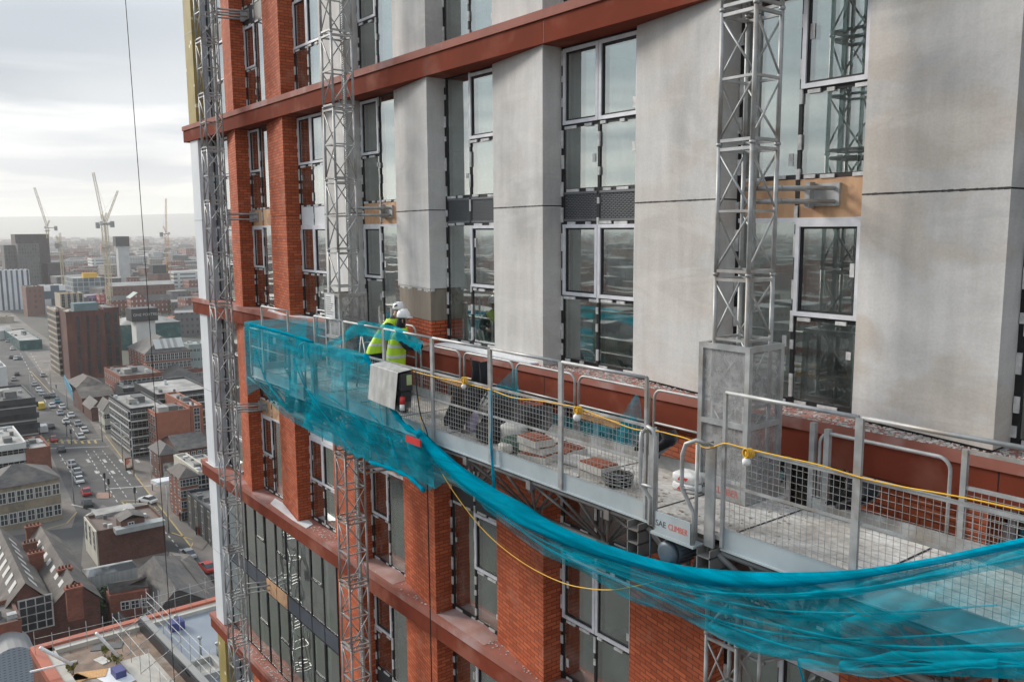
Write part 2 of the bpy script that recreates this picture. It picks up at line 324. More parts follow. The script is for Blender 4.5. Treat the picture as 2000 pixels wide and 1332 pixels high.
# ---------------------------------------------------------------- the tower
TW = thing('apartment_tower', (-16, 6, GZ), 'tall apartment tower under construction with orange brick and grey rendered piers between terracotta ledges', 'building')
P = 6.3                                   # two storeys
PIERS = [(-29.27, -27.57), (-25.70, -23.69), (-21.80, -19.77), (-17.84, -15.86), (-13.92, -11.96), (-9.975, -8.007), (-5.965, -4.06), (-2.05, -0.10), (1.87, 3.82)]
YL, GY = 0.33, 0.47
LEDGES = {'A': P, 'B': 0.0, 'C': -P, 'D': -2 * P}
for k, z in LEDGES.items():
    b = MB(); x0, x1 = -32.82, 5.5
    b.box(x0, x1, -0.058, 0.62, z - 0.567, z - 0.165)
    b.box(x0 + 0.02, x1, -0.03, 0.60, z - 0.175, z - 0.15)
    b.mi = 1; b.box(x0 - 0.03, x1, -0.092, 0.64, z - 0.155, z)
    lab = {'A': 'topmost terracotta ledge, clean and dark', 'B': 'terracotta ledge behind the working platform, littered with debris', 'C': 'terracotta ledge below the platform with a white sheet lying on it', 'D': 'lowest terracotta ledge at the bottom left'}[k]
    L_ = b.build('ledge', [LEDGE, LEDGETOP], TW, lab)
    b = MB(); b.box(x0, -31.9, 0.64, 3.4, z - 0.567, z - 0.165); b.box(x0 - 0.03, -31.9, 0.66, 3.5, z - 0.155, z); b.build('ledge_return', [LEDGE], L_)
    s = MB()
    for px_ in [p[1] for p in PIERS]: s.box(px_ + 0.1, px_ + 0.112, -0.0605, -0.056, z - 0.56, z - 0.17)
    s.build('joint', BLACK, L_)
# floors, party walls, back wall
for j in range(-5, 5):
    z = j * 3.15 - 0.1
    b = MB(); b.box(-31.9, 5.5, 0.72, 6.5, z - 0.25, z); b.build('floor_slab', INTF, TW)
b = MB()
for p in PIERS: b.box((p[0] + p[1]) / 2 - 0.12, (p[0] + p[1]) / 2 + 0.12, 0.8, 6.5, -16, 13)
b.build('party_wall', INT, TW)
b = MB(); b.box(-32.2, 5.5, 6.5, 14, GZ, 13); b.box(-32.2, -31.95, 0.7, 6.5, GZ, 13); b.box(-31.9, 5.5, 0.5, 6.5, GZ, -16.2); b.build('rear_wall', INT, TW)
# corner cladding column
def col(z0, z1, mt, lab):
    b = MB(); b.box(-32.24, -31.38, 0.0, 0.75, z0, z1); o = b.build('corner_column', mt, TW, lab, bevel=0.01)
    b = MB(); b.box(-31.378, -31.16, 0.30, 0.75, z0, z1); b.build('column_reveal', GREYCOL, o)
    b = MB(); b.box(-32.25, -31.37, -0.004, 0.05, (z0 + z1) / 2, (z0 + z1) / 2 + 0.02); b.build('joint', GREYCOL, o)
col(0, P - .567, WHITECOL, 'white clad corner column of the middle floors'); col(-P, -.567, WHITECOL, 'white clad corner column below the platform')
col(P, 2 * P, GOLD, 'gold faced insulation on the top corner column'); col(-2 * P, -P - .567, WHITECOL, 'white clad corner column low down'); col(-19, -2 * P - .567, GOLD, 'gold faced insulation under the lowest ledge')
def pier(p, z0, z1, mat_, inset=0.0, zj=None, jt=0.03, name='pier', parent=TW, lab=None):
    def seg(a, c, ins):
        poly = [(p[0] + ins, YL + ins), (p[1] - ins, 0 + ins), (p[1] - ins, 0.66), (p[0] + ins, 0.66)]
        return MB().prism(poly, a, c)
    if zj is None: return seg(z0, z1, inset).build(name, mat_, parent, lab)
    b = seg(z0, zj - jt / 2, inset); t = seg(zj + jt / 2, z1, inset)
    b.add(t.v, t.f); o = b.build(name, mat_, parent, lab)
    if parent is TW:
        j = seg(zj - jt, zj + jt, 0.03)
        if mat_ is RENDER:
            n = 26
            for q in range(n):
                t0, t1 = q / n, (q + 1) / n; h0 = rnd.uniform(.001, .009); h1 = rnd.uniform(.001, .009); x0_, x1_ = p[0] + (p[1] - p[0]) * t0, p[0] + (p[1] - p[0]) * t1; y0_, y1_ = YL * (1 - t0) - .0025, YL * (1 - t1) - .0025
                j.quad((x0_, y0_, zj - .008 - h0), (x1_, y1_, zj - .008 - h1 * .6), (x1_, y1_, zj + .008 + h1), (x0_, y0_, zj + .008 + h0 * .7))
        j.build('joint', BLACK, o)
    return o
for i, p in enumerate(PIERS):
    rend = i >= 2
    # above A
    pier(p, P, 2 * P - .567, RENDER if rend else BRICK, zj=P + 2.93, jt=0.02 if rend else 0.012)
    # A-B
    if not rend: pier(p, 0, P - .567, BRICK, zj=2.93, jt=0.012)
    elif i == 3:
        o = pier(p, 1.22, P - .567, RENDER, zj=2.93, jt=0.02, lab='rendered pier still showing brown scratch coat and bare brick at its foot')
        b = MB(); n = 24; z_ = 0.52     # ragged lower coats
        pier(p, 0.50, 1.30, SCRATCH, 0.022, name='scratch_coat', parent=o); pier(p, 0, 0.62, BRICK2, 0.045, name='brick_base', parent=o)
        for q in range(16):
            t = (q + .5) / 16; x = p[0] + (p[1] - p[0]) * t; y = YL * (1 - t); h = rnd.uniform(.02, .09)
            b.box(x - .07, x + .07, y - .002 + .02, y + .1, 1.222 - h, 1.23)
        b.build('render_edge', RENDER, o)
    else:
        pier(p, 0.045 if i >= 5 else 0.0, P - .567, RENDER, zj=2.93, jt=0.02)
        if i >= 5: pier(p, 0, 0.05, BLACK, 0.04, name='base_gap')
    if i < 2: pass
    pier(p, -P, -.567, BRICK, zj=-P + 2.93, jt=0.01)
    if i >= 2: pier(p, -2 * P, -P - .567, BRICK, zj=-2 * P + 2.93, jt=0.01)
    pier(p, -17.5, -2 * P - .567, BRICK)
LV = (0.10, 1.30, 2.62, 3.20, 4.37, 5.72)  # sill, transom, spandrel bottom, spandrel top, transom, head
def packers(b, along, a0, a1, c, y, w=0.05):
    a = a0 + rnd.uniform(0, .1)
    while a < a1 - .1:
        l = min(rnd.uniform(.10, .34), a1 - a); off = rnd.uniform(-.012, .012)
        if along == 'z': b.box(c - w / 2 + off, c + w / 2 + off, y, y + .03, a, a + l)
        else: b.box(a, a + l, y, y + .03, c - w / 2 + off, c + w / 2 + off)
        a += l + rnd.uniform(.07, .42)
def opening(b, bb, x0, x1, z0, z1, y=0.415, w=0.062):
    b.box(x0, x1, y, y + .07, z0, z0 + w); b.box(x0, x1, y, y + .07, z1 - w, z1)
    b.box(x0, x0 + w, y + .002, y + .07, z0 + w, z1 - w); b.box(x1 - w, x1, y + .002, y + .07, z0 + w, z1 - w)
    bb.box(x0 + w, x1 - w, y + .03, y + .08, z0 + w, z0 + w + .03); bb.box(x0 + w, x1 - w, y + .03, y + .08, z1 - w - .03, z1 - w)
    bb.box(x0 + w, x0 + w + .03, y + .031, y + .08, z0 + w, z1 - w); bb.box(x1 - w - .03, x1 - w, y + .031, y + .08, z0 + w, z1 - w)
def window(x0, x1, zb, cols, panel, lab=None, near=False):
    """cols: which columns hold opening frames: 'L', 'R', 'LR'"""
    xm = (x0 + x1) / 2; fr = MB(); sv = MB(); pk = MB(); gl = MB(); pn = MB()
    z = [zb + l for l in LV]; w = .055
    fr.box(x0, x0 + w + .03, .445, .51, z[0] - .1, z[5] + .1); fr.box(x1 - w, x1, .445, .51, z[0] - .1, z[5] + .1)
    fr.box(xm - w / 2, xm + w / 2, .445, .51, z[0] - .1, z[5] + .1)
    for a, c in ((x0 + w + .03, xm - w / 2), (xm + w / 2, x1 - w)):
        fr.box(a, c, .45, .53, z[0] - .1, z[0] + .02); fr.box(a, c, .45, .51, z[2] - .03, z[2] + .03); fr.box(a, c, .45, .53, z[3] - .03, z[3] + .035); fr.box(a, c, .45, .53, z[5] - .02, z[5] + .12)
    for side, a, c in (('L', x0 + w + .03, xm - w / 2), ('R', xm + w / 2, x1 - w)):
        op = side in cols
        for lo, mi, hi_, top in ((z[0], z[1], z[2], True), (z[3], z[4], z[5], True)):
            if op:
                fr.box(a, c, .452, .53, mi - .06, mi + .06)
                opening(sv, fr, a - .02, c + .02, mi + .0, hi_ - .03)
                packers(pk, 'x', a, c, mi - .055, .425)
            t1, t2 = rnd.uniform(-.005, .005), rnd.uniform(-.005, .005)
            for g0, g1 in (((lo, mi), (mi, hi_)) if op else ((lo, hi_),)):
                t1 += rnd.uniform(-.003, .003)
                gl.quad((a, GY - .003 + t1, g0), (c, GY - .003 + t2, g0), (c, GY - .003 + t2, g1), (a, GY - .003 + t1, g1))
                gl.quad((a, GY + .05, g0), (a, GY + .05, g1), (c, GY + .05, g1), (c, GY + .05, g0))
                if rnd.random() < .4:
                    xx = rnd.choice((a + .07, c - .14)); zc_ = rnd.uniform(g0 + .1, g1 - .3)
                    pk.box(xx, xx + .07, .452, .456, zc_, zc_ + rnd.uniform(.1, .2))
        if panel == 'louvre':
            pn.box(a, c, .455, .50, z[2] + .03, z[3] - .03)
        elif panel: pn.box(a + .01, c - .01, .445, .50, z[2] + .03, z[3] - .03)
        packers(pk, 'x', a, c, z[2] + .0, .43); packers(pk, 'x', a, c, z[3] + .0, .43); packers(pk, 'x', a, c, z[0] - .02, .43); packers(pk, 'x', a, c, z[5] + .06, .43)
        if False: sv.box(a, c, .41, .45, z[2] - .03, z[2] + .03)
    nfr = len(sv.v)
    if panel in ('ply', 'white'): sv.box(x0 + w, x1 - w, .42, .445, z[2] - .03, z[2] + .03)
    packers(pk, 'z', z[0], z[5], xm, .425); packers(pk, 'z', z[0], z[5], x0 + .035, .42, .06)
    o = fr.build('window', BLACK, TW, lab)
    gl.build('pane', GLASS, o)
    for q in range(len(sv.v) // 32):
        if q * 32 + 32 > nfr: break
        s_ = MB(); s_.add(sv.v[q * 32:q * 32 + 32], [tuple(i - q * 32 for i in f) for f in sv.f[q * 24:q * 24 + 24]]); s_.build('opening_frame', SILVER, o)
    if len(sv.v) > nfr: s_ = MB(); s_.add(sv.v[nfr:], [tuple(i - nfr for i in f) for f in sv.f[nfr // 8 * 6:]]); s_.build('cover_strip', SILVER, o)
    if near:
        for q in range(len(pk.v) // 8): s_ = MB(); s_.add(pk.v[q * 8:q * 8 + 8], [tuple(i - q * 8 for i in f) for f in pk.f[q * 6:q * 6 + 6]]); s_.build('packer', PACK, o)
    else: pk.build('packers', PACK, o, kind='stuff')
    if pn.v:
        pmt = {'ply': PLY, 'white': WHITEP, 'louvre': DARKGREY, 'dark': DARKGREY}[panel]
        pp = pn.build({'louvre': 'louvre_panel'}.get(panel, 'spandrel_panel'), pmt, o)
    if panel == 'louvre':
        b = MB()
        for a, c in ((x0 + w + .03, xm - w / 2), (xm + w / 2, x1 - w)):
            b.box(a + .01, c - .01, .43, .46, z[2] + .03, z[2] + .07); b.box(a + .01, c - .01, .43, .46, z[3] - .07, z[3] - .03)
            for r_ in range(14):
                zz_ = z[2] + .09 + r_ * (z[3] - z[2] - .18) / 13.0
                n_ = 9
                for q in range(n_):
                    xs = a + .04 + (c - a - .08) * (q + (.5 if r_ % 2 else 0)) / n_
                    b.box(xs, min(xs + (c - a) / n_ * .6, c - .02), .447, .456, zz_ - .007, zz_ + .007)
        b.build('louvre_slots', plain('louvre_grey', (.14, .15, .165), .5), o)
    return o
BAYS = [(PIERS[i][1], PIERS[i + 1][0]) for i in range(len(PIERS) - 1)]
KIND = [('L', 'ply'), ('LR', 'white'), ('L', 'ply'), ('R', 'louvre'), ('LR', 'louvre'), ('R', 'ply'), ('LR', 'louvre'), ('R', 'louvre')]
for i, (x0, x1) in enumerate([(-31.16, PIERS[0][0])] + BAYS):
    cols, pnl = ('R', 'louvre') if i == 0 else KIND[i - 1]
    window(x0, x1, 0, cols, pnl, near=i >= 4); window(x0, x1, P, cols, 'dark' if i < 3 else 'louvre')
    window(x0, x1, -P, cols, pnl if pnl != 'louvre' else 'dark')
    if i >= 3: window(x0, x1, -2 * P, cols, 'dark')
    window(x0, x1, -3 * P, cols, 'dark')
# curtain wall bay of the floors under the third ledge
b = MB(); z0, z1 = -2 * P + .02, -P - .56; xs = [-31.16 + (31.16 - 21.82) / 10 * q for q in range(11)]
for x in xs: b.box(x - .026, x + .026, .30, .37, z0, z1)
for zz_ in (z0 + .04, z0 + 2.65, z0 + 3.2, z1 - .03): b.box(xs[0], xs[-1], .305, .37, zz_ - .025, zz_ + .025)
cw = b.build('curtain_wall', BLACK, TW, 'glass curtain wall between two ledges at the bottom left')
g = MB()
for q in range(10):
    for a, c in ((z0 + .07, z0 + 2.62), (z0 + 3.23, z1 - .06)):
        t = rnd.uniform(-.006, .006); u = rnd.uniform(-.008, .008)
        g.quad((xs[q] + .02, .322 + t, a), (xs[q + 1] - .02, .322 - t, a), (xs[q + 1] - .02, .322 - t + u, c), (xs[q] + .02, .322 + t + u, c))
g.build('pane', GLASSW, cw)
g = MB(); g.box(xs[0], xs[4], .30, .34, z0 + 2.68, z0 + 3.17); g.box(xs[6], xs[10], .30, .34, z0 + 2.68, z0 + 3.17); g.build('spandrel_panel', pm('blue_grey_spandrel', (.075, .09, .115), None, 2, .4), cw)
g = MB(); g.box(xs[4] + .03, xs[5] - .03, .28, .33, z0 + 2.68, z0 + 3.17); g.box(xs[5] + .03, xs[6] - .03, .28, .33, z0 + 2.68, z0 + 3.17); g.build('spandrel_panel', PLY, cw, 'pair of bare plywood infill panels')
for q in (3, 5, 8):
    for a in (z0 + 1.35, z0 + 4.4): g = MB(); g.box(xs[q] + .03, xs[q + 1] - .03, .29, .31, a, a + .05); g.box(xs[q] + .03, xs[q] + .07, .29, .31, a, a + 1.25); g.box(xs[q + 1] - .07, xs[q + 1] - .03, .29, .31, a, a + 1.25); g.build('opening_frame', DARKGREY, cw)
g = MB()
for q in range(0, 10, 3): g.box(xs[q] + .1, xs[q] + .25, .36, 6.4, z0, z1)
g.box(xs[0], xs[-1], .8, 6.4, z0 + 2.7, z0 + 3.1); g.build('party_wall', INT, cw)
# things lying on the ledges
def sheet(name, lab, pts, z, m, th=.015, cat='sheet', group=None):
    b = MB(); b.prism(pts, z, z + th); o = b.build(name, m, None, None, org=(pts[0][0], pts[0][1], z)); return tag(o, lab, cat, group)
sheet('white_sheet', 'white sheet lying on the low ledge around the foot of a brick pier', [(-26.3, .30), (-25.9, -.02), (-24.0, -.085), (-23.0, -.05), (-23.2, .25), (-23.65, .3), (-23.71, -.02), (-25.72, .32)], -P + .004, WHITEP)
sheet('white_sheet', 'white sheet on the ledge under the brick pier beside the net end', [(-26.1, .30), (-25.7, .1), (-24.2, -.08), (-23.2, .0), (-22.4, .30), (-23.65, .32), (-23.71, -.02), (-25.72, .3)], .004, WHITEP)
sheet('white_sheet', 'white strip of sheet on the ledge at the corner column above the brick shop', [(-32.3, -.08), (-31.3, -.08), (-30.9, .25), (-31.37, .28), (-31.37, -.02), (-32.25, -.02)], -P + .004, WHITEP)
sheet('insulation_board', 'long white board lying on the ledge between the workers and the next pier', [(-15.7, .38), (-15.6, -.05), (-12.2, -.12), (-12.0, .36)], .006, WHITEP, .03, 'board')
def chips(name, lab, x0, x1, y0, y1, z, n, m, s=.028):
    b = MB()
    for _ in range(n):
        x = rnd.uniform(x0, x1); y = y0 + (y1 - y0) * rnd.random() ** 1.3; r = s * rnd.uniform(.3, 1.3); a = rnd.uniform(0, 6.3); h = rnd.uniform(.002, .014)
        pts = [(x + r * math.cos(a + q * 1.4) * rnd.uniform(.6, 1.2), y + r * math.sin(a + q * 1.4) * rnd.uniform(.4, .9)) for q in range(4)]
        b.prism(pts, z + .002, z + .002 + h)
    o = b.build(name, m, None, org=(x0, y0, z)); return tag(o, lab, 'debris', kind='stuff')
CH = pm('mortar_crumbs', (.60, .59, .57), (.26, .25, .24), 9, .9)
chips('mortar_debris', 'grey and white mortar crumbs on the ledge by the cage', -12, -6.0, -.09, .4, 0, 1000, CH)
chips('mortar_debris', 'grey and white mortar crumbs on the ledge at the right', -6.0, -1.5, -.09, .36, 0, 1300, CH)
chips('mortar_debris', 'pale dust and crumbs on the ledge below the brick piers', -24, -4, .0, .42, -P, 500, CH, .035)
chips('mortar_debris', 'dust and crumbs on the ledge under the curtain wall', -31, -26, .0, .3, -2 * P, 160, CH, .04)
DUST = pm('pink_mortar_dust', (.40, .29, .28), (.33, .17, .14), 1.4, .9, bmp=.3)
def heap(x0, x1, z, seed):
    r_ = random.Random(seed); rows = []
    for i in range(30):
        t = i / 29; x = x0 + (x1 - x0) * t; h = .10 * math.sin(math.pi * t) ** .6 * (0.7 + .3 * math.sin(9 * t + seed))
        rows.append([(x, .45, z + .006 + h), (x, .30, z + .006 + h * .9), (x, .12, z + .006 + h * .45), (x, -.01, z + .005)])
    return MB().grid(rows)
for a, c, s_, l_ in ((-19.7, -17.9, 1, 'behind the left mast'), (-15.8, -13.95, 2, 'under the window right of the black cable'), (-11.9, -10, 3, 'left of the wide brick pier')):
    b = heap(a, c, -P, s_); b.build('dust_heap', DUST, None, 'pink dusty mortar heap on the low ledge ' + l_, 'mortar heap', kind=None, org=(a, .2, -P))
# ---------------------------------------------------------------- climbing masts
SEC = 1.65; MW = 0.51; MY = -1.0; CHR = 0.03
def section_mb(x, y, z):      # one mast section, near-left corner at (x, y), bottom z; square MW
    b = MB(); xs = (x, x + MW); ys = (y, y + MW)
    for xx in xs:
        for yy in ys:
            b.tube([(xx, yy, z), (xx, yy, z + SEC)], CHR, 8)
            b.lathe((xx, yy, z), [(CHR + .012, 0), (CHR + .012, .035)], 8)
    q = .018; r_ = CHR * .8
    for zz_ in (z + .06, z + SEC / 2, z + SEC - .05):
        w = .02 if zz_ != z + SEC / 2 else .016
        for yy in ys: b.box(xs[0] + r_, xs[1] - r_, yy - w, yy + w, zz_ - w, zz_ + w)
        for xx in xs: b.box(xx - w, xx + w, ys[0] + r_, ys[1] - r_, zz_ - w, zz_ + w)
    h0, h1, h2 = z + .09, z + SEC / 2, z + SEC - .09
    def dg(p, q_): b.tube([p, q_], .0155, 6)
    dg((xs[0], ys[0], h2), (xs[1], ys[0], h1 + .03)); dg((xs[1], ys[0], h1 - .03), (xs[0], ys[0], h0))
    dg((xs[1], ys[0], h2), (xs[1], ys[1], h1 + .03)); dg((xs[1], ys[1], h1 - .03), (xs[1], ys[0], h0))
    dg((xs[1], ys[1], h2), (xs[0], ys[1], h1 + .03)); dg((xs[0], ys[1], h1 - .03), (xs[1], ys[1], h0))
    dg((xs[0], ys[1], h2), (xs[0], ys[0], h1 + .03)); dg((xs[0], ys[0], h1 - .03), (xs[0], ys[1], h0))
    b.box(xs[0] + .15, xs[0] + .22, ys[1] - .05, ys[1] - .01, z + .01, z + SEC - .01)   # rack bar
    for k in range(32): b.box(xs[0] + .16, xs[0] + .21, ys[1] - .08, ys[1] - .05, z + .03 + k * .05, z + .055 + k * .05)
    return b
def mast(x, z0, z1, label, zoff, mt, ties, tx):
    root = thing('climber_mast', (x, MY, z0), label, 'mast', 'lattice masts of the climbing platform')
    z = z0 + zoff; first = None
    while z < z1:
        if first is None: first = section_mb(x, MY, z).build('mast_section', mt, root); zf = z
        else:
            c = first.copy(); scene.collection.objects.link(c); c.parent = root; c.location = (0, 0, (z - zf) * K)
        z += SEC
    for tz in ties:
        b = MB(); xc = x + MW / 2
        for dz in (0, .17):
            b.tube([(x + .05, MY + MW + .03, tz + dz), (tx, .42, tz + dz)], .028, 8); b.tube([(x + MW - .02, MY + MW + .03, tz + dz), (tx + .35, .42, tz + dz)], .028, 8)
        b.tube([(x - .05, MY + MW + .04, tz), (x + MW + .05, MY + MW + .04, tz)], .03, 8); b.tube([(x - .05, MY + MW + .04, tz + .17), (x + MW + .05, MY + MW + .04, tz + .17)], .03, 8)
        b.box(tx - .06, tx + .42, .40, .44, tz - .06, tz + .24); b.box(tx - .03, tx + .05, .30, .42, tz - .08, tz + .26)
        b.build('wall_tie', mt, root)
    return root
TZ = (2.86 + P, 2.86, 2.86 - P, 2.86 - 2 * P)
mast(-27.78, GZ + .2, 14, 'leftmost lattice mast, in front of the corner column', 1.30, GALV, TZ, -27.4)
mast(-18.79, GZ + .2, 14, 'middle lattice mast rising from the cage behind the teal net', 1.56, GALV, TZ, -18.6)
mast(-7.18, GZ + .2, 14, 'nearest and largest lattice mast, in front of the wide rendered pier', 1.457, GALV, TZ, -6.75)
# ---------------------------------------------------------------- the working platform
PF = thing('climbing_platform', (-12, -1.4, -2.3), 'long grey mast climbing work platform with mesh guardrails', 'platform')
XL, XR, YO, YI, ZD = -20.95, 2.4, -2.20, -0.58, -1.04
MOD = [-20.09, -18.45]
posts = [-20.95, -20.09, -18.45, -17.04, -15.62, -13.945, -12.25, -10.555, -8.86, -7.2]
postsR = [-6.02, -4.37, -2.72, -1.07, .6, 2.3]
b = MB(); b.box(XL, XR, YO + .02, YI - .02, ZD - .05, ZD); b.build('deck', DECK, PF)
for x in posts[1:] + postsR: b = MB(); b.box(x - .012, x + .012, YO + .05, YI - .05, ZD + .001, ZD + .006); b.build('deck_seam', RUB, PF)
def toe(x0, x1, y, z0, z1, m, name='toe_board', lab=None):
    b = MB(); b.box(x0, x1, y - .012, y + .012, z0, z1); b.box(x0, x1, y - .03, y + .03, z0 - .02, z0); b.box(x0, x1, y - .016, y + .016, z1, z1 + .012); b.build(name, m, PF, lab)
for a, c in ((XL, -18.45), (-17.04, -7.16), (-6.02, XR)): toe(a, c, YO, -1.16, -.925, FASC)
toe(XL, -18.4, YI, -1.06, -.86, GALV); toe(-17.3, -7.3, YI, -1.06, -.86, GALV); toe(-5.9, XR, YI, -1.06, -.86, GALV)
b = MB(); b.box(XL - .03, XL, YO, YI, -1.1, -.86); b.build('toe_board', FASC, PF)
# truss under the deck
b = MB()
for y in (YO + .06, YI - .06):
    b.tube([(XL, y, -1.25), (XR, y, -1.25)], .035, 6); b.box(XL, XR, y - .02, y + .02, -1.20, -1.17)
b.build('top_chord', GALVD, PF)
b = MB(); b.tube([(XL + .6, -1.4, -2.16), (XR, -1.4, -2.16)], .055, 8); b.box(XL + .6, XR, -1.46, -1.34, -2.215, -2.205); b.build('bottom_chord', GALVD, PF)
x = -20.65; nb = []
truss = MB()
while x < XR:
    b = MB()
    for y in (YO + .06, YI - .06):
        for dx in (-.84, -.25, .25, .84): b.tube([(x + (.05 if dx > 0 else -.05), -1.4, -2.12), (x + dx, y, -1.27)], .022, 6)
    b.box(x - .13, x + .13, -1.45, -1.35, -2.17, -2.03); b.tube([(x, YO + .06, -1.24), (x, YI - .06, -1.24)], .025, 6)
    b.box(x + .8, x + .9, YO + .0, YO + .1, -1.36, -1.22); b.tube([(x + .845, YO + .03, -1.42), (x + .845, YO + .03, -1.2)], .02, 6)
    b.build('truss_brace', GALVD, PF); x += 1.692
# guardrails
def rail_panel(x0, x1, top=.68, mesh_top=.07, y=YO, net=True, lab=None):
    b = MB(); y_ = y - .0
    for x in (x0 + .02, x1 - .02): b.box(x - .02, x + .02, y_ - .045, y_ - .012 if False else y_ - .005, -1.14, top)
    b.tube([(x0 + .02, y_ - .02, top), (x1 - .02, y_ - .02, top)], .024, 8)
    b.box(x0 + .04, x1 - .04, y_ - .035, y_ - .005, mesh_top - .015, mesh_top + .02)
    b.box(x0 + .04, x1 - .04, y_ - .03, y_ - .005, -.40, -.37)
    o = b.build('guardrail_panel', GALV, PF, lab)
    m = MB(); n = max(2, round((x1 - x0 - .08) / .072)); r = .0017
    for i in range(n + 1):
        x = x0 + .04 + (x1 - x0 - .08) * i / n; m.box(x - r, x + r, y_ - .028, y_ - .022, -.90, mesh_top)
    nz = 13
    for i in range(nz + 1):
        z = -.90 + (mesh_top + .9) * i / nz; m.box(x0 + .04, x1 - .04, y_ - .0225, y_ - .0165, z - r, z + r)
    m.build('wire_mesh', GALV, o); return o
seq = posts[:3]
for a, c in zip(posts[:2], posts[1:3]): rail_panel(a, c, top=.68 if a > -20.5 else .07)
for a, c in zip(posts[3:-1], posts[4:]): rail_panel(a, c)
for a, c in zip(postsR[:-1], postsR[1:]): rail_panel(a, c)
def arch(b, x0, x1, y, zb, zt, r=.028, rad=.16, sides='LR'):
    pts = []
    if 'L' in sides: pts += [(x0, y, zb)]
    for k in range(7): a = math.pi - k * math.pi / 12; pts.append((x0 + rad + rad * math.cos(a), y, zt - rad + rad * math.sin(a)))
    for k in range(7): a = math.pi / 2 - k * math.pi / 12; pts.append((x1 - rad + rad * math.cos(a), y, zt - rad + rad * math.sin(a)))
    if 'R' in sides: pts += [(x1, y, zb)]
    b.tube(pts, r, 8)
def gate(xa, xb):            # the pair of arched handles and the plate over a drive unit
    y = YO - .03; b = MB()
    for x in (xa, xb - .14): b.box(x, x + .14, y - .03, y - .0, -1.18, .06); b.box(x, x + .012, y - .0, y + .1, -1.18, .06)
    b.tube([(xa + .07, y - .05, .02), (xa + .07, y - .12, .10), (xa + .10, y - .16, .12), (xa + .2, y - .17, .10), (xa + .24, y - .17, .0), (xa + .24, y - .17, -1.1)], .026, 8)
    b.tube([(xa - .02, y - .05, .05), (xa + .0, y - .16, .02), (xa + .0, y - .17, -.1), (xa + .0, y - .17, -.62), (xa + .14, y - .12, -.8), (xa + .14, y - .12, -1.12)], .026, 8)
    b.tube([(xb - .08, y - .05, .05), (xb - .2, y - .13, .09), (xb - .32, y - .17, .03), (xb - .37, y - .17, -.1), (xb - .37, y - .17, -.5), (xb - .2, y - .15, -.78), (xb - .2, y - .15, -1.15)], .026, 8)
    b.tube([(xb - .17, y - .14, .05), (xb - .17, y - .14, -1.1)], .022, 8)
    b.tube([(xa + .0, y - .17, -.62), (xa + .24, y - .17, -.62)], .018, 6); b.tube([(xb - .37, y - .17, -.5), (xb - .17, y - .14, -.5)], .018, 6)
    g = b.build('gate', GALV, PF, 'gate of arched tube handles')
    s = MB(); s.box(xa + .26, xb - .22, y - .18, y - .16, -1.17, -.90); s.box(xa + .2, xb - .16, y - .19, y - .0, -1.20, -1.17); pl = s.build('sign_plate', FASC, g)
    return g, pl
gL = gate(-18.30, -17.10); gR = gate(-7.14, -6.10)
def text(s, name, size, p, m, parent, rot=(math.pi / 2, 0, 0), al='LEFT', ext=.001):
    c = bpy.data.curves.new(name, 'FONT'); c.body = s; c.size = size * K; c.extrude = ext; c.align_x = al; c.materials.append(m)
    o = bpy.data.objects.new(name, c); scene.collection.objects.link(o); dg = bpy.context.evaluated_depsgraph_get(); dg.update(); me = bpy.data.meshes.new_from_object(o.evaluated_get(dg)); bpy.data.objects.remove(o); o = bpy.data.objects.new(name, me); scene.collection.objects.link(o); ORG[o.name] = ORG[parent.name]
    o.parent = parent; o.location = (Vector(p) - ORG[parent.name]) * K; o.rotation_euler = rot; return o
TXD = plain('dark_lettering', (.07, .08, .09)); TXR = plain('red_lettering', (.62, .10, .07))
for (xa, xb), (g, pl) in (((-18.30, -17.10), gL), ((-7.14, -6.10), gR)):
    y = YO - .03 - .1815
    text('SAE', 'lettering', .105, (xa + .275, y, -1.07), TXD, pl); text('CLIMBER', 'lettering', .105, (xa + .275 + .205, y, -1.07), TXR, pl).scale = (.74, 1, 1)
# drive units with motors and the mast cages
for xc in (-17.80, -6.68):
    b = MB()
    for x in (xc - .72, xc + .42):
        for zz_ in (-1.45, -1.28):
            b.box(x, x + .2, YO - .16, YO + .6, zz_ - .005, zz_ + .012)
        for u in (0, .185): b.box(x + u, x + u + .015, YO - .16, YO + .6, -1.62, -1.18)
        b.box(x, x + .2, YO - .16, YO + .6, -1.63, -1.61)
    b.box(xc - .75, xc + .35, -1.1, -.35, -1.75, -1.1); b.tube([(xc - .5, YO, -1.25), (xc + .4, YO, -1.9)], .04, 6); b.tube([(xc + .6, YO, -1.25), (xc + 1.2, -1.5, -2.1)], .04, 6)
    o = b.build('drive_unit', GALVD, PF)
    m = MB(); mx, mz = xc - .06, -1.42; my = YO - .16
    m.lathe((mx, my, mz), [(.10, 0), (.15, .02), (.155, .07), (.145, .075), (.145, .09), (.16, .10), (.16, .38), (.13, .42), (.13, .5)], 14, 'y')
    for k in range(18): a = k * math.pi / 9; m.box(mx + .165 * math.cos(a) - .006, mx + .165 * math.cos(a) + .006, my + .1, my + .38, mz + .165 * math.sin(a) - .006, mz + .165 * math.sin(a) + .006)
    m.box(mx - .08, mx + .08, my + .14, my + .32, mz + .14, mz + .24); m.tube([(mx - .2, my + .05, mz + .25), (mx - .28, my + .03, mz + .2), (mx - .28, my + .03, mz - .25)], .012, 6)
    m.build('motor', pm('blue_grey_motor', (.09, .125, .155), None, 6, .45, .2), o)
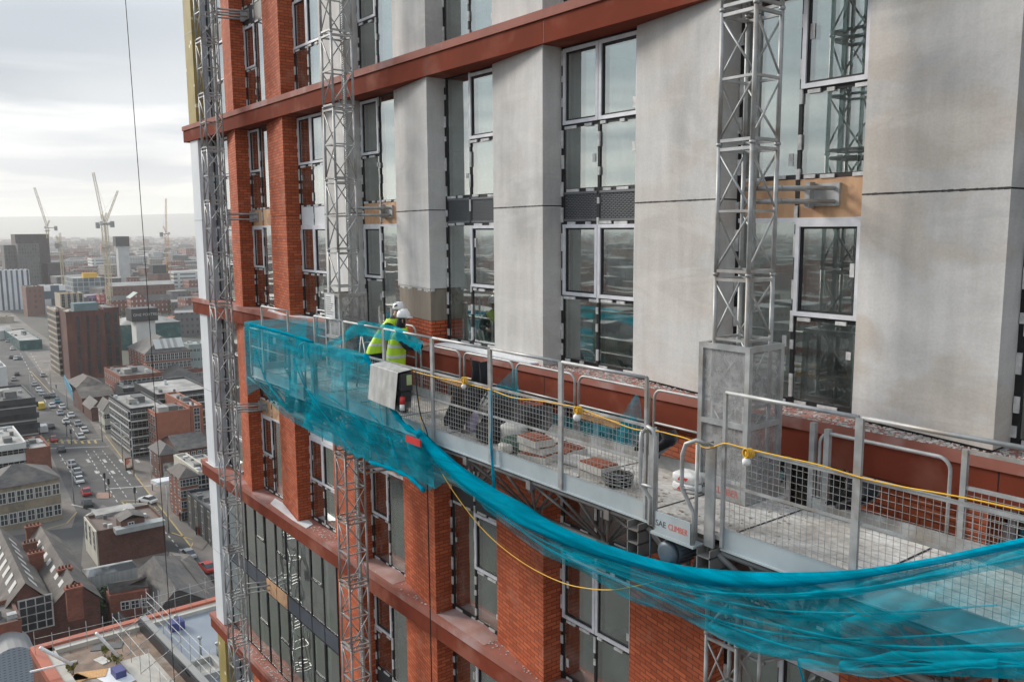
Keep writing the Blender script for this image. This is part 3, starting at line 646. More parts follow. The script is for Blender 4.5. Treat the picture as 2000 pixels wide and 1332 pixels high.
for (xa, xb, lab) in ((-7.37, -6.55, None), (-18.97, -18.15, None)):
    ya, yb, zt = -1.08, -.35, 1.02; b = MB(); r = .035; sc = (xb - xa) / .8
    for x in (xa + r, xb - r):
        for y in (ya + r, yb - r): b.box(x - r, x + r, y - r, y + r, ZD, zt)
    for z in (ZD + .25, .0 - .02, zt - .035):
        b.box(xa + 2 * r, xb - 2 * r, ya, ya + 2 * r, z - r, z + r); b.box(xa + 2 * r, xb - 2 * r, yb - 2 * r, yb, z - r, z + r)
        b.box(xa, xa + 2 * r, ya + 2 * r, yb - 2 * r, z - r, z + r); b.box(xb - 2 * r, xb, ya + 2 * r, yb - 2 * r, z - r, z + r)
    o = b.build('mast_cage', GALV, PF)
    s = MB(); s.box(xa - .1, xb + .1, YI - .02, -.30, ZD - .05, ZD - .003); s.build('deck', DECK, PF)
    s = MB(); s.box(xa + .03, xb - .03, ya + .03, ya + .035, ZD, zt - .05); s.box(xb - .035, xb - .03, ya + .05, yb - .05, ZD, zt - .05); s.box(xa + .03, xa + .035, ya + .05, yb - .05, ZD, zt - .05)
    s.build('mesh_sheet', PERF, o)
    s = MB(); s.box(xa + .02, xb + .01, ya - .012, ya - .004, ZD + .01, ZD + .26); s.box(xb + .004, xb + .012, ya, yb, ZD + .01, ZD + .26); cp = s.build('kick_plate', GALV, o)
    text('SAE', 'lettering', .13, (xa + .05, ya - .0135, ZD + .08), TXD, cp); text('CLIMBER', 'lettering', .13, (xa + .05 + .255, ya - .0135, ZD + .08), TXR, cp).scale = (.8, 1, 1)
    if xa < -10:
        s = MB(); s.box(xa + .14, xa + .62, ya - .03, ya - .02, .42, 1.0); nt_ = s.build('notice', WHT, o, 'white notice sheet')
        for k, t in enumerate(('SAFE WORKING LOAD', 'MAX 4 PERSONS', 'KEEP GATE SHUT', '-- --- ---- --')):
            break
        s = MB()
        for k in range(9):
            s.box(xa + .18, xa + .18 + rnd.uniform(.2, .38), ya - .034, ya - .031, .92 - k * .05, .935 - k * .05)
        s.build('print', TXD, nt_)
# inner guard frames (tube hoops)
for (a, c, zt) in ((-20.6, -19.0, .45), (-17.1, -15.6, .45), (-15.4, -13.9, .1), (-13.75, -12.15, .1), (-12.05, -10.45, .1), (-10.35, -8.75, .1), (-8.65, -7.4, .12), (-5.85, -4.25, .0)):
    b = MB(); arch(b, a, c, YI + .03, -.95, zt, .022, .14)
    b.tube([(a, YI + .03, (zt - .9) / 2), (c, YI + .03, (zt - .9) / 2)], .018, 6); b.build('hoop_rail', GALV, PF)
b = MB()
for x0, x1 in ((-4.1, -3.35), (-3.25, -2.2), (-2.1, -.9)):
    for x in (x0, x1): b.box(x - .03, x + .03, YI - .0, YI + .06, -1.0, .14)
    for z in (.12, -.28, -.9): b.box(x0 + .03, x1 - .03, YI + .01, YI + .05, z - .02, z + .02)
o = b.build('inner_gate', GALV, PF, 'square framed inner gate at the right')
m = MB()
for x0, x1 in ((-4.1, -3.35), (-3.25, -2.2)):
    for i in range(int((x1 - x0) / .075)): x = x0 + .04 + i * .075; m.box(x - .003, x + .003, YI + .027, YI + .033, -.88, -.28)
    for i in range(9): z = -.87 + i * .073; m.box(x0 + .03, x1 - .03, YI + .021, YI + .026, z - .003, z + .003)
m.build('wire_mesh', GALV, o)
for x, zt in ((-17.15, .78), (-16.6, .78), (-5.95, .1), (-5.75, .05)): b = MB(); b.box(x - .035, x + .035, YI, YI + .07, -1.0, zt); b.build('guide_post', GALV, PF)
# ---------------------------------------------------------------- netting, cables and loose things
def spline(pts, n):
    pts = [Vector(p) for p in pts]; out = []
    for i in range(len(pts) - 1):
        p0 = pts[max(i - 1, 0)]; p1, p2 = pts[i], pts[i + 1]; p3 = pts[min(i + 2, len(pts) - 1)]
        for k in range(n):
            t = k / n; out.append(0.5 * ((2 * p1) + (-p0 + p2) * t + (2 * p0 - 5 * p1 + 4 * p2 - p3) * t * t + (-p0 + 3 * p1 - 3 * p2 + p3) * t ** 3))
    return out + [pts[-1]]
def cloth(T, B, nT, nV, yT, yB, folds=.03, seed=1, fx=18, rag=0.0, bulge=.0):
    """a hanging sheet between an upper and a lower line, both traced on vertical planes y=yT and y=yB"""
    r_ = random.Random(seed)
    n = max(len(T), len(B)); A = spline([(*p, 0) for p in T], nT); C = spline([(*p, 0) for p in B], nT)
    m = min(len(A), len(C)); rows = []
    ph = [r_.uniform(0, 6.3) for _ in range(6)]
    for i in range(m):
        s = i / (m - 1); ty = yT(s) if callable(yT) else yT; by = yB(s) if callable(yB) else yB
        a = on_y(A[i].x, A[i].y, ty); c = on_y(C[i].x, C[i].y + r_.uniform(-rag, rag), by); row = []
        for j in range(nV + 1):
            t = j / nV; p = a.lerp(c, t)
            w = math.sin(math.pi * t) ** .7
            d = folds * w * (math.sin(fx * s * 2 + ph[0] + 3 * t) + .6 * math.sin(fx * s * 4.7 + ph[1] - 5 * t) + .4 * math.sin(fx * 9.1 * s + ph[2] + 9 * t)) + bulge * math.sin(math.pi * t)
            row.append((p.x, p.y - d, p.z + d * .4))
        rows.append(row)
    b = MB(); b.smooth = True; return b.grid(rows)
# wrap of netting round the left end of the platform
T = [(487, 632), (520, 641), (560, 652), (612, 668), (662, 678), (712, 693), (742, 745), (768, 800), (822, 852)]
B = [(490, 722), (512, 762), (550, 808), (605, 842), (660, 868), (725, 903), (785, 925), (828, 958), (878, 938)]
W = thing('debris_net', (-16, -2.3, -2.2), 'teal debris net wrapped round the left end of the platform', 'netting', 'teal debris nets on the platform')
cloth(T, B, 14, 22, -2.46, lambda s: -2.36, .05, 3, 16, 2.0, .08).build('net_sheet', NET, W)
# its end flap going round the corner
b = MB(); b.smooth = True; rows = []
for i in range(15):
    t = i / 14; y = -2.32 + 1.7 * t; x = -21.05 - .28 * math.sin(math.pi * t); row = []
    for j in range(11):
        s = j / 10; row.append((x - .12 * math.sin(math.pi * s) + .03 * math.sin(9 * t + 4 * s), y, .23 - .05 * t - (1.9 - .5 * t) * s))
    rows.append(row)
b.grid(rows).build('net_sheet', NET, W)
for (q, rr) in (([(712, 693), (742, 745), (757, 785), (790, 830), (822, 850)], .045), ([(487, 632), (520, 641), (560, 652), (612, 668)], .03), ([(828, 958), (800, 932), (760, 914), (722, 902)], .035)):
    p3 = [on_y(a.x, a.y, -2.47) for a in spline([(*v, 0) for v in q], 6)]; b = MB(); b.tube(p3, [rr * (1 + .35 * math.sin(i * 1.7)) for i in range(len(p3))], 8); b.build('gathered_edge', NETD, W)
b = cloth([(600, 760), (680, 800), (760, 840), (830, 872)], [(590, 832), (690, 888), (780, 920), (850, 955)], 10, 12, -2.50, -2.44, .06, 12, 16, 3); b.build('net_fold', NET, W)
b = cloth([(487, 634), (520, 643), (560, 654), (612, 670), (662, 680), (712, 695)], [(490, 660), (525, 672), (560, 690), (612, 690), (662, 702), (715, 712)], 8, 6, -2.48, -2.5, .03, 13, 30, 3); b.build('net_fold', NET, W)
for q in ([(575, 700), (600, 760), (650, 830), (700, 895)], [(640, 770), (700, 820), (735, 880), (750, 905)], [(720, 800), (760, 850), (780, 910)], [(500, 680), (520, 740), (560, 800)]):
    p3 = [on_y(a.x, a.y, -2.5) for a in spline([(*v, 0) for v in q], 6)]; b = MB(); b.smooth = True; b.grid([[(p.x - .03, p.y, p.z + .02), (p.x, p.y - .035, p.z), (p.x + .03, p.y, p.z - .02)] for p in p3]); b.build('crease', NETM, W)
# inner nets
NG = 'teal debris nets on the platform'
def loose(name, b, m, lab, cat, group=None, org=None):
    if org is None: org = b.v[0]
    return b.build(name, m, None, lab, cat, group, org=org)
loose('debris_net', cloth([(505, 637), (545, 640), (612, 628), (660, 630), (728, 645)], [(505, 652), (550, 664), (600, 705), (640, 700), (735, 700)], 8, 8, -.62, -.66, .03, 5, 6), NET, 'thin teal net hung on the inner rail at the far left end of the platform', 'netting', NG)
loose('debris_net', cloth([(640, 668), (665, 655), (700, 628), (740, 632), (780, 640), (815, 660), (828, 668)], [(640, 676), (668, 672), (702, 655), (745, 662), (785, 668), (812, 685), (822, 692)], 8, 6, -2.22, -2.24, .03, 8, 9, 2), NETM, 'narrow strip of teal net along the top rail before the two workers', 'netting', NG)
loose('debris_net', cloth([(962, 758), (985, 738), (1008, 716)], [(975, 800), (1000, 795), (1016, 770)], 8, 8, -.62, -.6, .02, 4, 5), NET, 'small teal net corner peaking above the inner rail over the sacks', 'netting', NG)
loose('debris_net', cloth([(1028, 785), (1065, 805), (1120, 818), (1180, 830), (1215, 808), (1243, 770), (1252, 795)], [(1045, 845), (1085, 850), (1130, 872), (1170, 885), (1200, 888), (1235, 890), (1254, 893)], 8, 10, -.56, -.54, .03, 6, 9), NET, 'teal net stretched along the inner side left of the gate', 'netting', NG)
# the long swag across the front
top = [(820, 838), (866, 885), (922, 928), (966, 956), (1014, 984), (1075, 1020), (1152, 1053), (1203, 1070), (1299, 1097), (1400, 1113), (1504, 1118), (1660, 1114), (1815, 1090), (1930, 1065), (2060, 1035)]
bot = [(818, 858), (856, 903), (922, 961), (968, 993), (1024, 1026), (1075, 1049), (1152, 1078), (1203, 1094), (1299, 1121), (1400, 1141), (1504, 1146), (1660, 1133), (1815, 1106), (1930, 1082), (2060, 1052)]
S = thing('debris_net', on_y(1400, 1130, -2.4), 'long gathered teal net slung in a deep curve from the cabinet to the right edge', 'netting', NG)
b = MB(); b.smooth = True; A = spline([(*p, 0) for p in top], 10); C = spline([(*p, 0) for p in bot], 10); rows = []
for i, (a, c) in enumerate(zip(A, C)):
    s = i / (len(A) - 1); y0 = -2.42; pa = on_y(a.x, a.y, y0); pc = on_y(c.x, c.y, y0); row = []; h = (pa - pc).length / 2; mid = (pa + pc) / 2
    n = 18
    for k in range(n + 1):
        th = 2 * math.pi * k / n; rr = 1 + .10 * math.sin(5 * th + 14 * s) + .07 * math.sin(11 * th - 23 * s)
        row.append((mid.x, mid.y - math.cos(th) * h * .8 * rr, mid.z + math.sin(th) * h * rr + (pc.z - pc.z)))
    rows.append(row)
b.grid(rows).build('gathered_rope', NETD, S)
low = [(840, 905), (880, 938), (930, 975), (1000, 1038), (1061, 1083), (1130, 1112), (1180, 1142), (1240, 1177), (1300, 1190), (1375, 1230), (1440, 1262), (1510, 1282), (1660, 1305), (1820, 1317), (2060, 1330)]
mid_ = [(845, 890), (900, 935), (960, 985), (1020, 1028), (1080, 1056), (1150, 1085), (1220, 1110), (1299, 1130), (1370, 1148), (1440, 1162), (1510, 1170), (1600, 1170), (1700, 1155), (1850, 1130), (2060, 1090)]
cloth(bot, low, 8, 24, -2.40, -2.40, .04, 21, 14, 1.5, .05).build('net_sheet', NET, S)
cloth(bot, mid_, 8, 6, -2.40, -2.42, .03, 22, 20).build('net_sheet', NETM, S)
def strap(q, r_, m=NETM, y=-2.42):
    p3 = [on_y(a.x, a.y, y) for a in spline([(*v, 0) for v in q], 8)]
    b = MB(); b.smooth = True; rows = []
    for i, p in enumerate(p3):
        w = r_ * (1 + .3 * math.sin(i * .9)); rows.append([(p.x, p.y, p.z + w), (p.x, p.y - .03, p.z + w * .3), (p.x, p.y - .01, p.z - w * .4), (p.x, p.y - .02, p.z - w)])
    return b.grid(rows).build('net_fold', m, S)
strap([(1180, 1090), (1300, 1136), (1420, 1160), (1540, 1166), (1700, 1150), (1900, 1105)], .035)
strap([(1120, 1080), (1240, 1128), (1380, 1180), (1500, 1200), (1650, 1207), (1800, 1203)], .03, NETM, -2.36)
strap([(1640, 1300), (1740, 1283), (1850, 1280), (2050, 1285)], .05, NETM, -2.46)
strap([(1560, 1292), (1700, 1312), (1850, 1300), (1950, 1292)], .04, NETM, -2.47)
strap([(1700, 1140), (1800, 1120), (1870, 1100)], .012, NETM, -2.38)
for k_, q in enumerate(([(880, 930), (1000, 1020), (1150, 1096), (1320, 1150), (1500, 1188), (1700, 1196), (1950, 1180)], [(930, 968), (1080, 1076), (1250, 1150), (1420, 1215), (1600, 1245), (1820, 1240), (2050, 1215)], [(1100, 1080), (1260, 1140), (1400, 1190), (1560, 1230), (1760, 1262), (2050, 1255)], [(1300, 1165), (1450, 1232), (1600, 1275), (1800, 1296), (2050, 1300)], [(1150, 1092), (1300, 1138), (1450, 1160), (1650, 1152), (1850, 1118), (2050, 1075)])):
    strap(q, .009 + .003 * (k_ % 3), NETM, -2.445 - .004 * k_)
cloth([(1180, 1140), (1300, 1190), (1400, 1215), (1500, 1240), (1700, 1260), (2060, 1265)], [(1240, 1177), (1330, 1205), (1420, 1250), (1520, 1283), (1700, 1308), (2060, 1330)], 8, 8, -2.44, -2.44, .03, 24, 10).build('net_sheet', NET, S)
strap([(1560, 1290), (1568, 1320), (1575, 1345)], .02, NETD)
b = MB(); p3 = [on_y(*q, -2.28) for q in ((959, 760), (960, 830), (959, 872), (962, 910), (966, 958))]; b.tube(p3, [.012, .014, .02, .022, .03], 6)
loose('net_tie', b, NETD, 'vertical twist of teal net hanging down a guardrail post', 'net tie')
# cables
def cable(name, pts, r, m, lab, cat='cable', n=8): 
    b = MB(); b.tube(spline(pts, n), r, 6); return loose(name, b, m, lab, cat)
a, c = on_y(245, 0, -3.0), on_y(341, 1332, -3.0)
cable('steel_rope', [a + (a - c) * .3, a, on_y(287, 560, -3.0), c, c + (c - a) * 2.2], .011, RUB, 'thin black rope hanging in the open air left of the tower')
b = MB(); b.tube([on_y(x, y, -3.0) for x, y in ((286, 545), (289, 600))], .03, 6); b.v = b.v
cable('hanging_cable', [on_y(826, 865, -2.35), on_y(833, 900, -2.4), on_y(838, 1100, -2.42), on_y(843, 1335, -2.42), on_y(850, 1700, -2.42)], .011, RUB, 'black cable dropping straight down in front of a brick pier')
cable('yellow_cable', [on_y(x, y, -2.38) for x, y in ((818, 775), (822, 820), (832, 860), (846, 890), (870, 935), (900, 980), (940, 1030), (985, 1072), (1040, 1110), (1100, 1138), (1150, 1149), (1200, 1151), (1260, 1140), (1310, 1128))], .0075, YEL, 'yellow cable sagging below the platform across two brick piers')
cable('festoon_cable', [on_y(x, y, -2.26) for x, y in ((795, 722), (850, 736), (905, 748), (960, 762), (1000, 776), (1050, 782), (1098, 790), (1130, 797), (1190, 820), (1240, 838), (1283, 842), (1310, 848), (1345, 858), (1380, 875), (1415, 866), (1450, 874), (1520, 890), (1600, 908), (1680, 932), (1760, 950), (1830, 962), (1900, 975), (1960, 988), (2060, 1010))], .0085, YEL, 'yellow lighting cable tied along the mesh guardrail')
cable('control_cable', [on_y(x, y, -2.40) for x, y in ((812, 725), (815, 770), (822, 812), (835, 850), (830, 890), (826, 935))], .012, RUB, 'black control cable hanging from the switch cabinet')
def bulb(px, py, sc, lab, coil=True):
    p = on_y(px, py, -2.30); r = thing('festoon_lamp', p, lab, 'lamp', 'festoon lamps on the guardrail')
    b = MB()
    if coil:
        for k in range(4): b.tube([(p.x + .04 * math.cos(t * .7) * (1 + .1 * k) + .01 * k, p.y - .02 + .015 * k, p.z + .08 + .05 * math.sin(t * .7)) for t in range(9)], .008, 5, closed=True)
    b.tube([(p.x, p.y, p.z + .1), (p.x, p.y, p.z + .02)], .02, 8); b.build('holder', YEL, r)
    b = MB(); b.lathe((p.x, p.y, p.z - .02), [(.012 * sc, -.055 * sc), (.038 * sc, -.045 * sc), (.055 * sc, -.01), (.05 * sc, .025 * sc), (.025 * sc, .05 * sc)], 14); b.build('globe', WHT, r)
bulb(1127, 812, 1.0, 'white globe lamp hanging from a yellow coil at the right of the tile sacks')
bulb(906, 752, .8, 'lamp in a yellow coil beside the timber, nearest the workers'); bulb(1458, 898, .9, 'lamp in a yellow coil in front of the near mast cage')
bulb(634, 690, 1.0, 'pale globe lamp behind the teal net')
# switch cabinet on the rail
c0 = thing('switch_cabinet', (-13.35, -2.4, -.65), 'dented grey steel switch cabinet hung outside the mesh guardrail by the workers', 'cabinet')
b = MB(); v = [(-13.90, -2.62, -.60), (-12.90, -2.62, -.64), (-12.90, -2.28, -.64), (-13.90, -2.28, -.60), (-13.87, -2.56, .06), (-12.86, -2.56, .03), (-12.86, -2.26, .06), (-13.87, -2.26, .09)]
b.add(v, ((0, 3, 2, 1), (4, 5, 6, 7), (0, 1, 5, 4), (2, 3, 7, 6), (3, 0, 4, 7))); b.build('cover', pm('dirty_galvanised_cover', (.50, .51, .50), (.34, .345, .34), 3.2, .6, .1, bmp=.1, stretch=(2, 2, .7), c3=(.28, .27, .25), s3=2), c0, bevel=.01)
b = MB(); b.box(-12.92, -12.80, -2.52, -2.30, -.30, .0); b.box(-12.89, -12.84, -2.5, -2.32, -.5, -.32); b.build('switch_box', DARKGREY, c0)
b = MB(); b.box(-12.80, -12.79, -2.42, -2.32, -.2, -.02); b.build('warning_label', plain('pale_green_label', (.5, .6, .3)), c0)
b = MB(); b.tube([(-12.82, -2.50, -.40), (-12.80, -2.52, -.53)], .05, 10); b.build('plug', RED, c0)
b = MB(); b.tube([(-12.80, -2.52, -.53), (-12.79, -2.53, -.64)], .045, 10); b.build('socket', WHT, c0)
b = MB(); p = on_y(808, 862, -2.6); b.box(p.x - .28, p.x + .2, p.y, p.y + .03, p.z - .06, p.z + .06); loose('red_tag', b, RED, 'small red plate clipped to the net under the cabinet', 'plate', org=p)
# loose things on the deck, ZD is the deck top
def deck_at(px, py, z=ZD): p = on_z(px, py, z); return p.x, p.y
def sack(x, y, z, w, d, h, rot, m, name, lab, cat, group=None, top=None):
    r_ = random.Random(lab); root = thing(name, (x, y, z), lab, cat, group); b = MB(); b.smooth = True; n = 9; rows = []
    for i in range(n + 1):
        row = []
        for j in range(n * 2):
            th = 2 * math.pi * j / (n * 2); ph = -math.pi / 2 + math.pi * i / n
            cx_, cy_, cz_ = math.cos(ph) * math.cos(th), math.cos(ph) * math.sin(th), math.sin(ph)
            e = .45; f = lambda q: math.copysign(abs(q) ** e, q)
            px_, py_, pz = f(cx_) * w / 2, f(cy_) * d / 2, (f(cz_) * .5 + .5) * h * (1 + r_.uniform(-.06, .06))
            px_ *= 1 + r_.uniform(-.03, .03); ca, sa = math.cos(rot), math.sin(rot)
            row.append((x + px_ * ca - py_ * sa, y + px_ * sa + py_ * ca, z + pz))
        row.append(row[0]); rows.append(row)
    b.grid(rows); b.build('sack_body', m, root)
    return root
def tray(px, py, z, rot, lab, n=1, sx=.52, sy=.36):
    x, y = deck_at(px, py, z); y = max(YO + .22, min(y, YI - .2)); root = thing('tile_box', (x, y, z), lab, 'box', 'boxes of brick slips on the deck')
    ca, sa = math.cos(rot), math.sin(rot)
    def R2(a, b_): return (x + a * ca - b_ * sa, y + a * sa + b_ * ca)
    m = MB(); m.prism([R2(-sx / 2, -sy / 2), R2(sx / 2, -sy / 2), R2(sx / 2, sy / 2), R2(-sx / 2, sy / 2)], z, z + .10); m.build('carton', PAPER, root)
    s = MB(); q = 8
    for k in range(q):
        a = -sx / 2 + .02 + (sx - .04) * k / q
        s.prism([R2(a, -sy / 2 + .015), R2(a + (sx - .04) / q - .006, -sy / 2 + .015), R2(a + (sx - .04) / q - .006, sy / 2 - .03), R2(a, sy / 2 - .03)], z + .09, z + .125 + rnd.uniform(-.006, .006))
    s.build('brick_slips', TERR, root)
for k, (px, py, z, rt, lb) in enumerate([(1050, 898, ZD, .3, 'lowest box of brick slips in the left stack by the green bag'), (1052, 880, ZD + .128, .1, 'middle box of brick slips in the left stack'), (1046, 866, ZD + .256, -.1, 'topmost box of brick slips in the left stack by the green bag'),
        (1085, 892, ZD, .5, 'box of brick slips leaning right of the left stack'), (1172, 932, ZD, .15, 'lowest box of brick slips in the right stack by the wire basket'), (1170, 918, ZD + .128, -.05, 'topmost box of brick slips in the right stack by the wire basket'), (1110, 885, ZD, .0, 'box of brick slips behind the guardrail post')]):
    tray(px, py, z, rt, lb)
for px, py, w, d, h, m, nm, lb, ct in [(1008, 865, .5, .42, .34, PAPER, 'paper_sack', 'crumpled white sack on the green bag, left of the brick slips', 'sack'), (1012, 880, .55, .4, .22, pm('dark_green_bag', (.05, .10, .075), None, 6, .8, bmp=.4), 'green_bag', 'dark green bag under the crumpled white sack', 'bag'),
        (922, 842, .20, .2, .36, LILAC, 'plastic_jug', 'lilac plastic jug standing behind the mesh', 'jug'), (955, 862, .5, .35, .3, CLOTH, 'black_bag', 'black bag between the lilac jug and the green bag', 'bag'), (985, 885, .25, .2, .16, PAPER, 'paper_sack', 'small crumpled paper sack behind a guardrail post', 'sack'),
        (1128, 905, .55, .40, .09, PAPER, 'paper_sack', 'flat open paper sack between the two stacks of brick slips', 'sack'), (1345, 957, .42, .3, .13, WHT, 'adhesive_bag', 'lower white adhesive bag by the arched gate', 'bag')]:
    x, y = deck_at(px, py); y = max(YO + .28, min(y, YI - .25)); sack(x, y, ZD, w, d, h, rnd.uniform(-.3, .3), m, nm, lb, ct)
x, y = deck_at(1345, 957); sack(x, y, ZD + .12, .42, .3, .14, .1, WHT, 'adhesive_bag', 'upper white adhesive bag by the arched gate', 'bag')
for z in (ZD + .03, ZD + .16):
    b = MB(); yy = y - .155; b.add([(x - .08, yy, z), (x + .04, yy, z), (x - .02, yy, z + .07)], ((0, 1, 2),)); b.add([(x + .02, yy, z + .05), (x + .12, yy, z + .06), (x + .07, yy, z)], ((0, 1, 2),)); b.build('printed_logo', RED, scene.objects['adhesive_bag'] if z < ZD + .1 else scene.objects['adhesive_bag.001'])
# wire basket with black lining, buckets
def bucket(x, y, z, r, h, m, lab, name='bucket', wire=False):
    root = thing(name, (x, y, z), lab, 'bucket' if not wire else 'basket'); b = MB()
    b.lathe((x, y, z), [(r * .8, 0), (r * .82, .01), (r, h), (r + .012, h), (r + .012, h - .03)], 18) if not wire else None
    if wire:
        for k in range(5): b.tube([(x + r * (.85 + .04 * k) * math.cos(t * .39), y + r * (.85 + .04 * k) * math.sin(t * .39), z + h * k / 4 + .01) for t in range(16)], .006, 5, closed=True)
        for t in range(16): b.tube([(x + r * .85 * math.cos(t * .39), y + r * .85 * math.sin(t * .39), z), (x + r * 1.01 * math.cos(t * .39), y + r * 1.01 * math.sin(t * .39), z + h)], .005, 4)
    b.build('bucket_body' if not wire else 'wire_frame', m, root)
    b = MB(); b.lathe((x, y, z + (.01 if wire else h * .9)), [(r * .75, 0), (r * (.9 if wire else .93), (h * .8 if wire else .006))], 16); b.build('lining', RUB if wire else PAPER, root)
    if not wire:
        b = MB(); b.tube([(x + r * math.cos(t * .35), y, z + h + r * .9 * math.sin(t * .35)) for t in range(10)], .006, 5); b.build('handle', GALV, root)
x, y = deck_at(1208, 948); bucket(x, max(y, YO + .25), ZD, .22, .2, GALV, 'round wire basket with black lining in front of the right stack', 'wire_basket', True)
bucket(-13.05, -1.05, ZD + .0, .15, .34, plain('grey_bucket', (.5, .5, .5)), 'grey plastic bucket by the right worker, under the ledge')
bucket(-13.6, -.8, ZD, .15, .30, plain('ochre_bucket', (.35, .25, .10)), 'ochre bucket standing behind the steel cabinet')
def bundle(name, x0, x1, y, z0, z1, lab, m, seed, cat):
    r_ = random.Random(seed); b = MB(); b.smooth = True; rows = []
    for i in range(15):
        t = i / 14; row = []
        for j in range(13):
            s = j / 12; row.append((x0 + (x1 - x0) * t + r_.uniform(-.02, .02) + .12 * math.sin(5 * s), y - .06 * math.sin(12 * t + 3 * s) - .10 * s, z1 + (z0 - z1) * s - .07 * math.sin(math.pi * t) * (1 - s)))
        rows.append(row)
    b.grid(rows); return loose(name, b, m, lab, cat)
bundle('black_sheet', -13.25, -12.75, -.72, ZD + .02, .08, 'black sheeting draped over the inner hoop right of the workers', CLOTH, 1, 'sheeting')
bundle('black_net', -11.9, -10.2, -1.3, ZD + .02, -.3, 'heap of black netting lying on the deck behind the lilac jug', CLOTH, 2, 'netting')
bundle('black_net', -12.6, -11.9, -1.6, ZD + .02, -.2, 'black net curtain hanging inside the mesh left of the jug', CLOTH, 6, 'netting')
bundle('black_sack', -16.4, -15.7, -.75, ZD + .1, .35, 'black sacking hanging on the inner rail by the left cage', CLOTH, 3, 'sacking')
bundle('black_sack', -8.75, -8.2, -.62, -.85, -.4, 'black sacking behind the teal net left of the gate', CLOTH, 4, 'sacking')
bundle('black_sack', -5.5, -5.1, -.62, -.85, -.42, 'black rubber sheet hanging right of the near mast cage', CLOTH, 5, 'sheeting')
def plank(name, a, c, w, h, lab, m=TIMB, cat='timber'):
    a, c = Vector(a), Vector(c); b = MB(); d = (c - a).normalized(); s = d.cross(Vector((0, 0, 1))).normalized() * w / 2; u = Vector((0, 0, h / 2))
    b.add([a - s - u, a + s - u, a + s + u, a - s + u, c - s - u, c + s - u, c + s + u, c - s + u], ((0, 1, 2, 3), (7, 6, 5, 4), (0, 4, 5, 1), (1, 5, 6, 2), (2, 6, 7, 3), (3, 7, 4, 0))); return loose(name, b, m, lab, cat)
plank('timber_batten', on_y(856, 736, -2.12), on_y(906, 752, -2.12), .10, .07, 'short pale timber batten lying along the rail beside the lamp coil')
plank('timber_batten', on_y(1130, 808, -2.12), on_y(1206, 830, -2.12), .10, .07, 'timber batten lying along the rail left of the gate')
plank('spirit_level', (-15.9, -.9, -.95), (-16.9, -.7, .62), .05, .08, 'grey aluminium straightedge leaning in the left cage', GALV, 'straightedge')
# step ladder by the left cage
lad = thing('step_ladder', (-16.9, -1.0, ZD), 'folded grey step ladder standing right of the left cage', 'step ladder')
b = MB()
for y in (-1.15, -.8): b.tube([(-17.25, y, ZD + .01), (-16.95, y, .15)], .02, 5); b.tube([(-16.5, y, ZD + .01), (-16.9, y, .15)], .018, 5)
for k in range(4): z = ZD + .25 + k * .26; x = -17.25 + .3 * (z - ZD) / 1.19; b.box(x - .03, x + .04, -1.15, -.8, z, z + .02)
b.build('frame', GALV, lad)
chips('platform_dust', 'mortar crumbs and dust on the platform deck', -14, -5.5, YO + .1, YI - .1, ZD, 420, pm('beige_crumbs', (.5, .44, .36), (.25, .2, .17), 12, .9), .03)
# ---------------------------------------------------------------- the two workers
def skin_body(name, joints, edges, mats, parent=None, sub=2, org=None, matfn=None):
    me = bpy.data.meshes.new(name); o_ = ORG[parent.name] if parent else Vector(org)
    names = list(joints); idx = {n: i for i, n in enumerate(names)}
    me.from_pydata([tuple((Vector(joints[n][0]) - o_) * K) for n in names], [(idx[a], idx[b]) for a, b in edges], [])
    o = bpy.data.objects.new(name, me); scene.collection.objects.link(o); ORG[o.name] = o_
    if parent: o.parent = parent
    else: o.location = o_ * K
    sk = o.modifiers.new('skin', 'SKIN'); lay = me.skin_vertices[0].data if me.skin_vertices else None
    if lay is None:
        me.skin_vertices  # created with the modifier on evaluation
    for i, n in enumerate(names):
        r = joints[n][1]; r = (r, r) if not isinstance(r, tuple) else r
        me.skin_vertices[0].data[i].radius = (r[0] * K, r[1] * K)
    me.skin_vertices[0].data[0].use_root = True
    sk.use_smooth_shade = True
    sb = o.modifiers.new('sub', 'SUBSURF'); sb.levels = sub; sb.render_levels = sub
    # bake it to a plain mesh
    dg = bpy.context.evaluated_depsgraph_get(); dg.update(); m2 = bpy.data.meshes.new_from_object(o.evaluated_get(dg))
    o.modifiers.clear(); o.data = m2; bpy.data.meshes.remove(me)
    m2.materials.clear()
    for m in (mats if isinstance(mats, (list, tuple)) else [mats]): m2.materials.append(m)
    if matfn:
        for p in m2.polygons: p.material_index = matfn(Vector(p.center) / K + o_)
    for p in m2.polygons: p.use_smooth = True
    return o
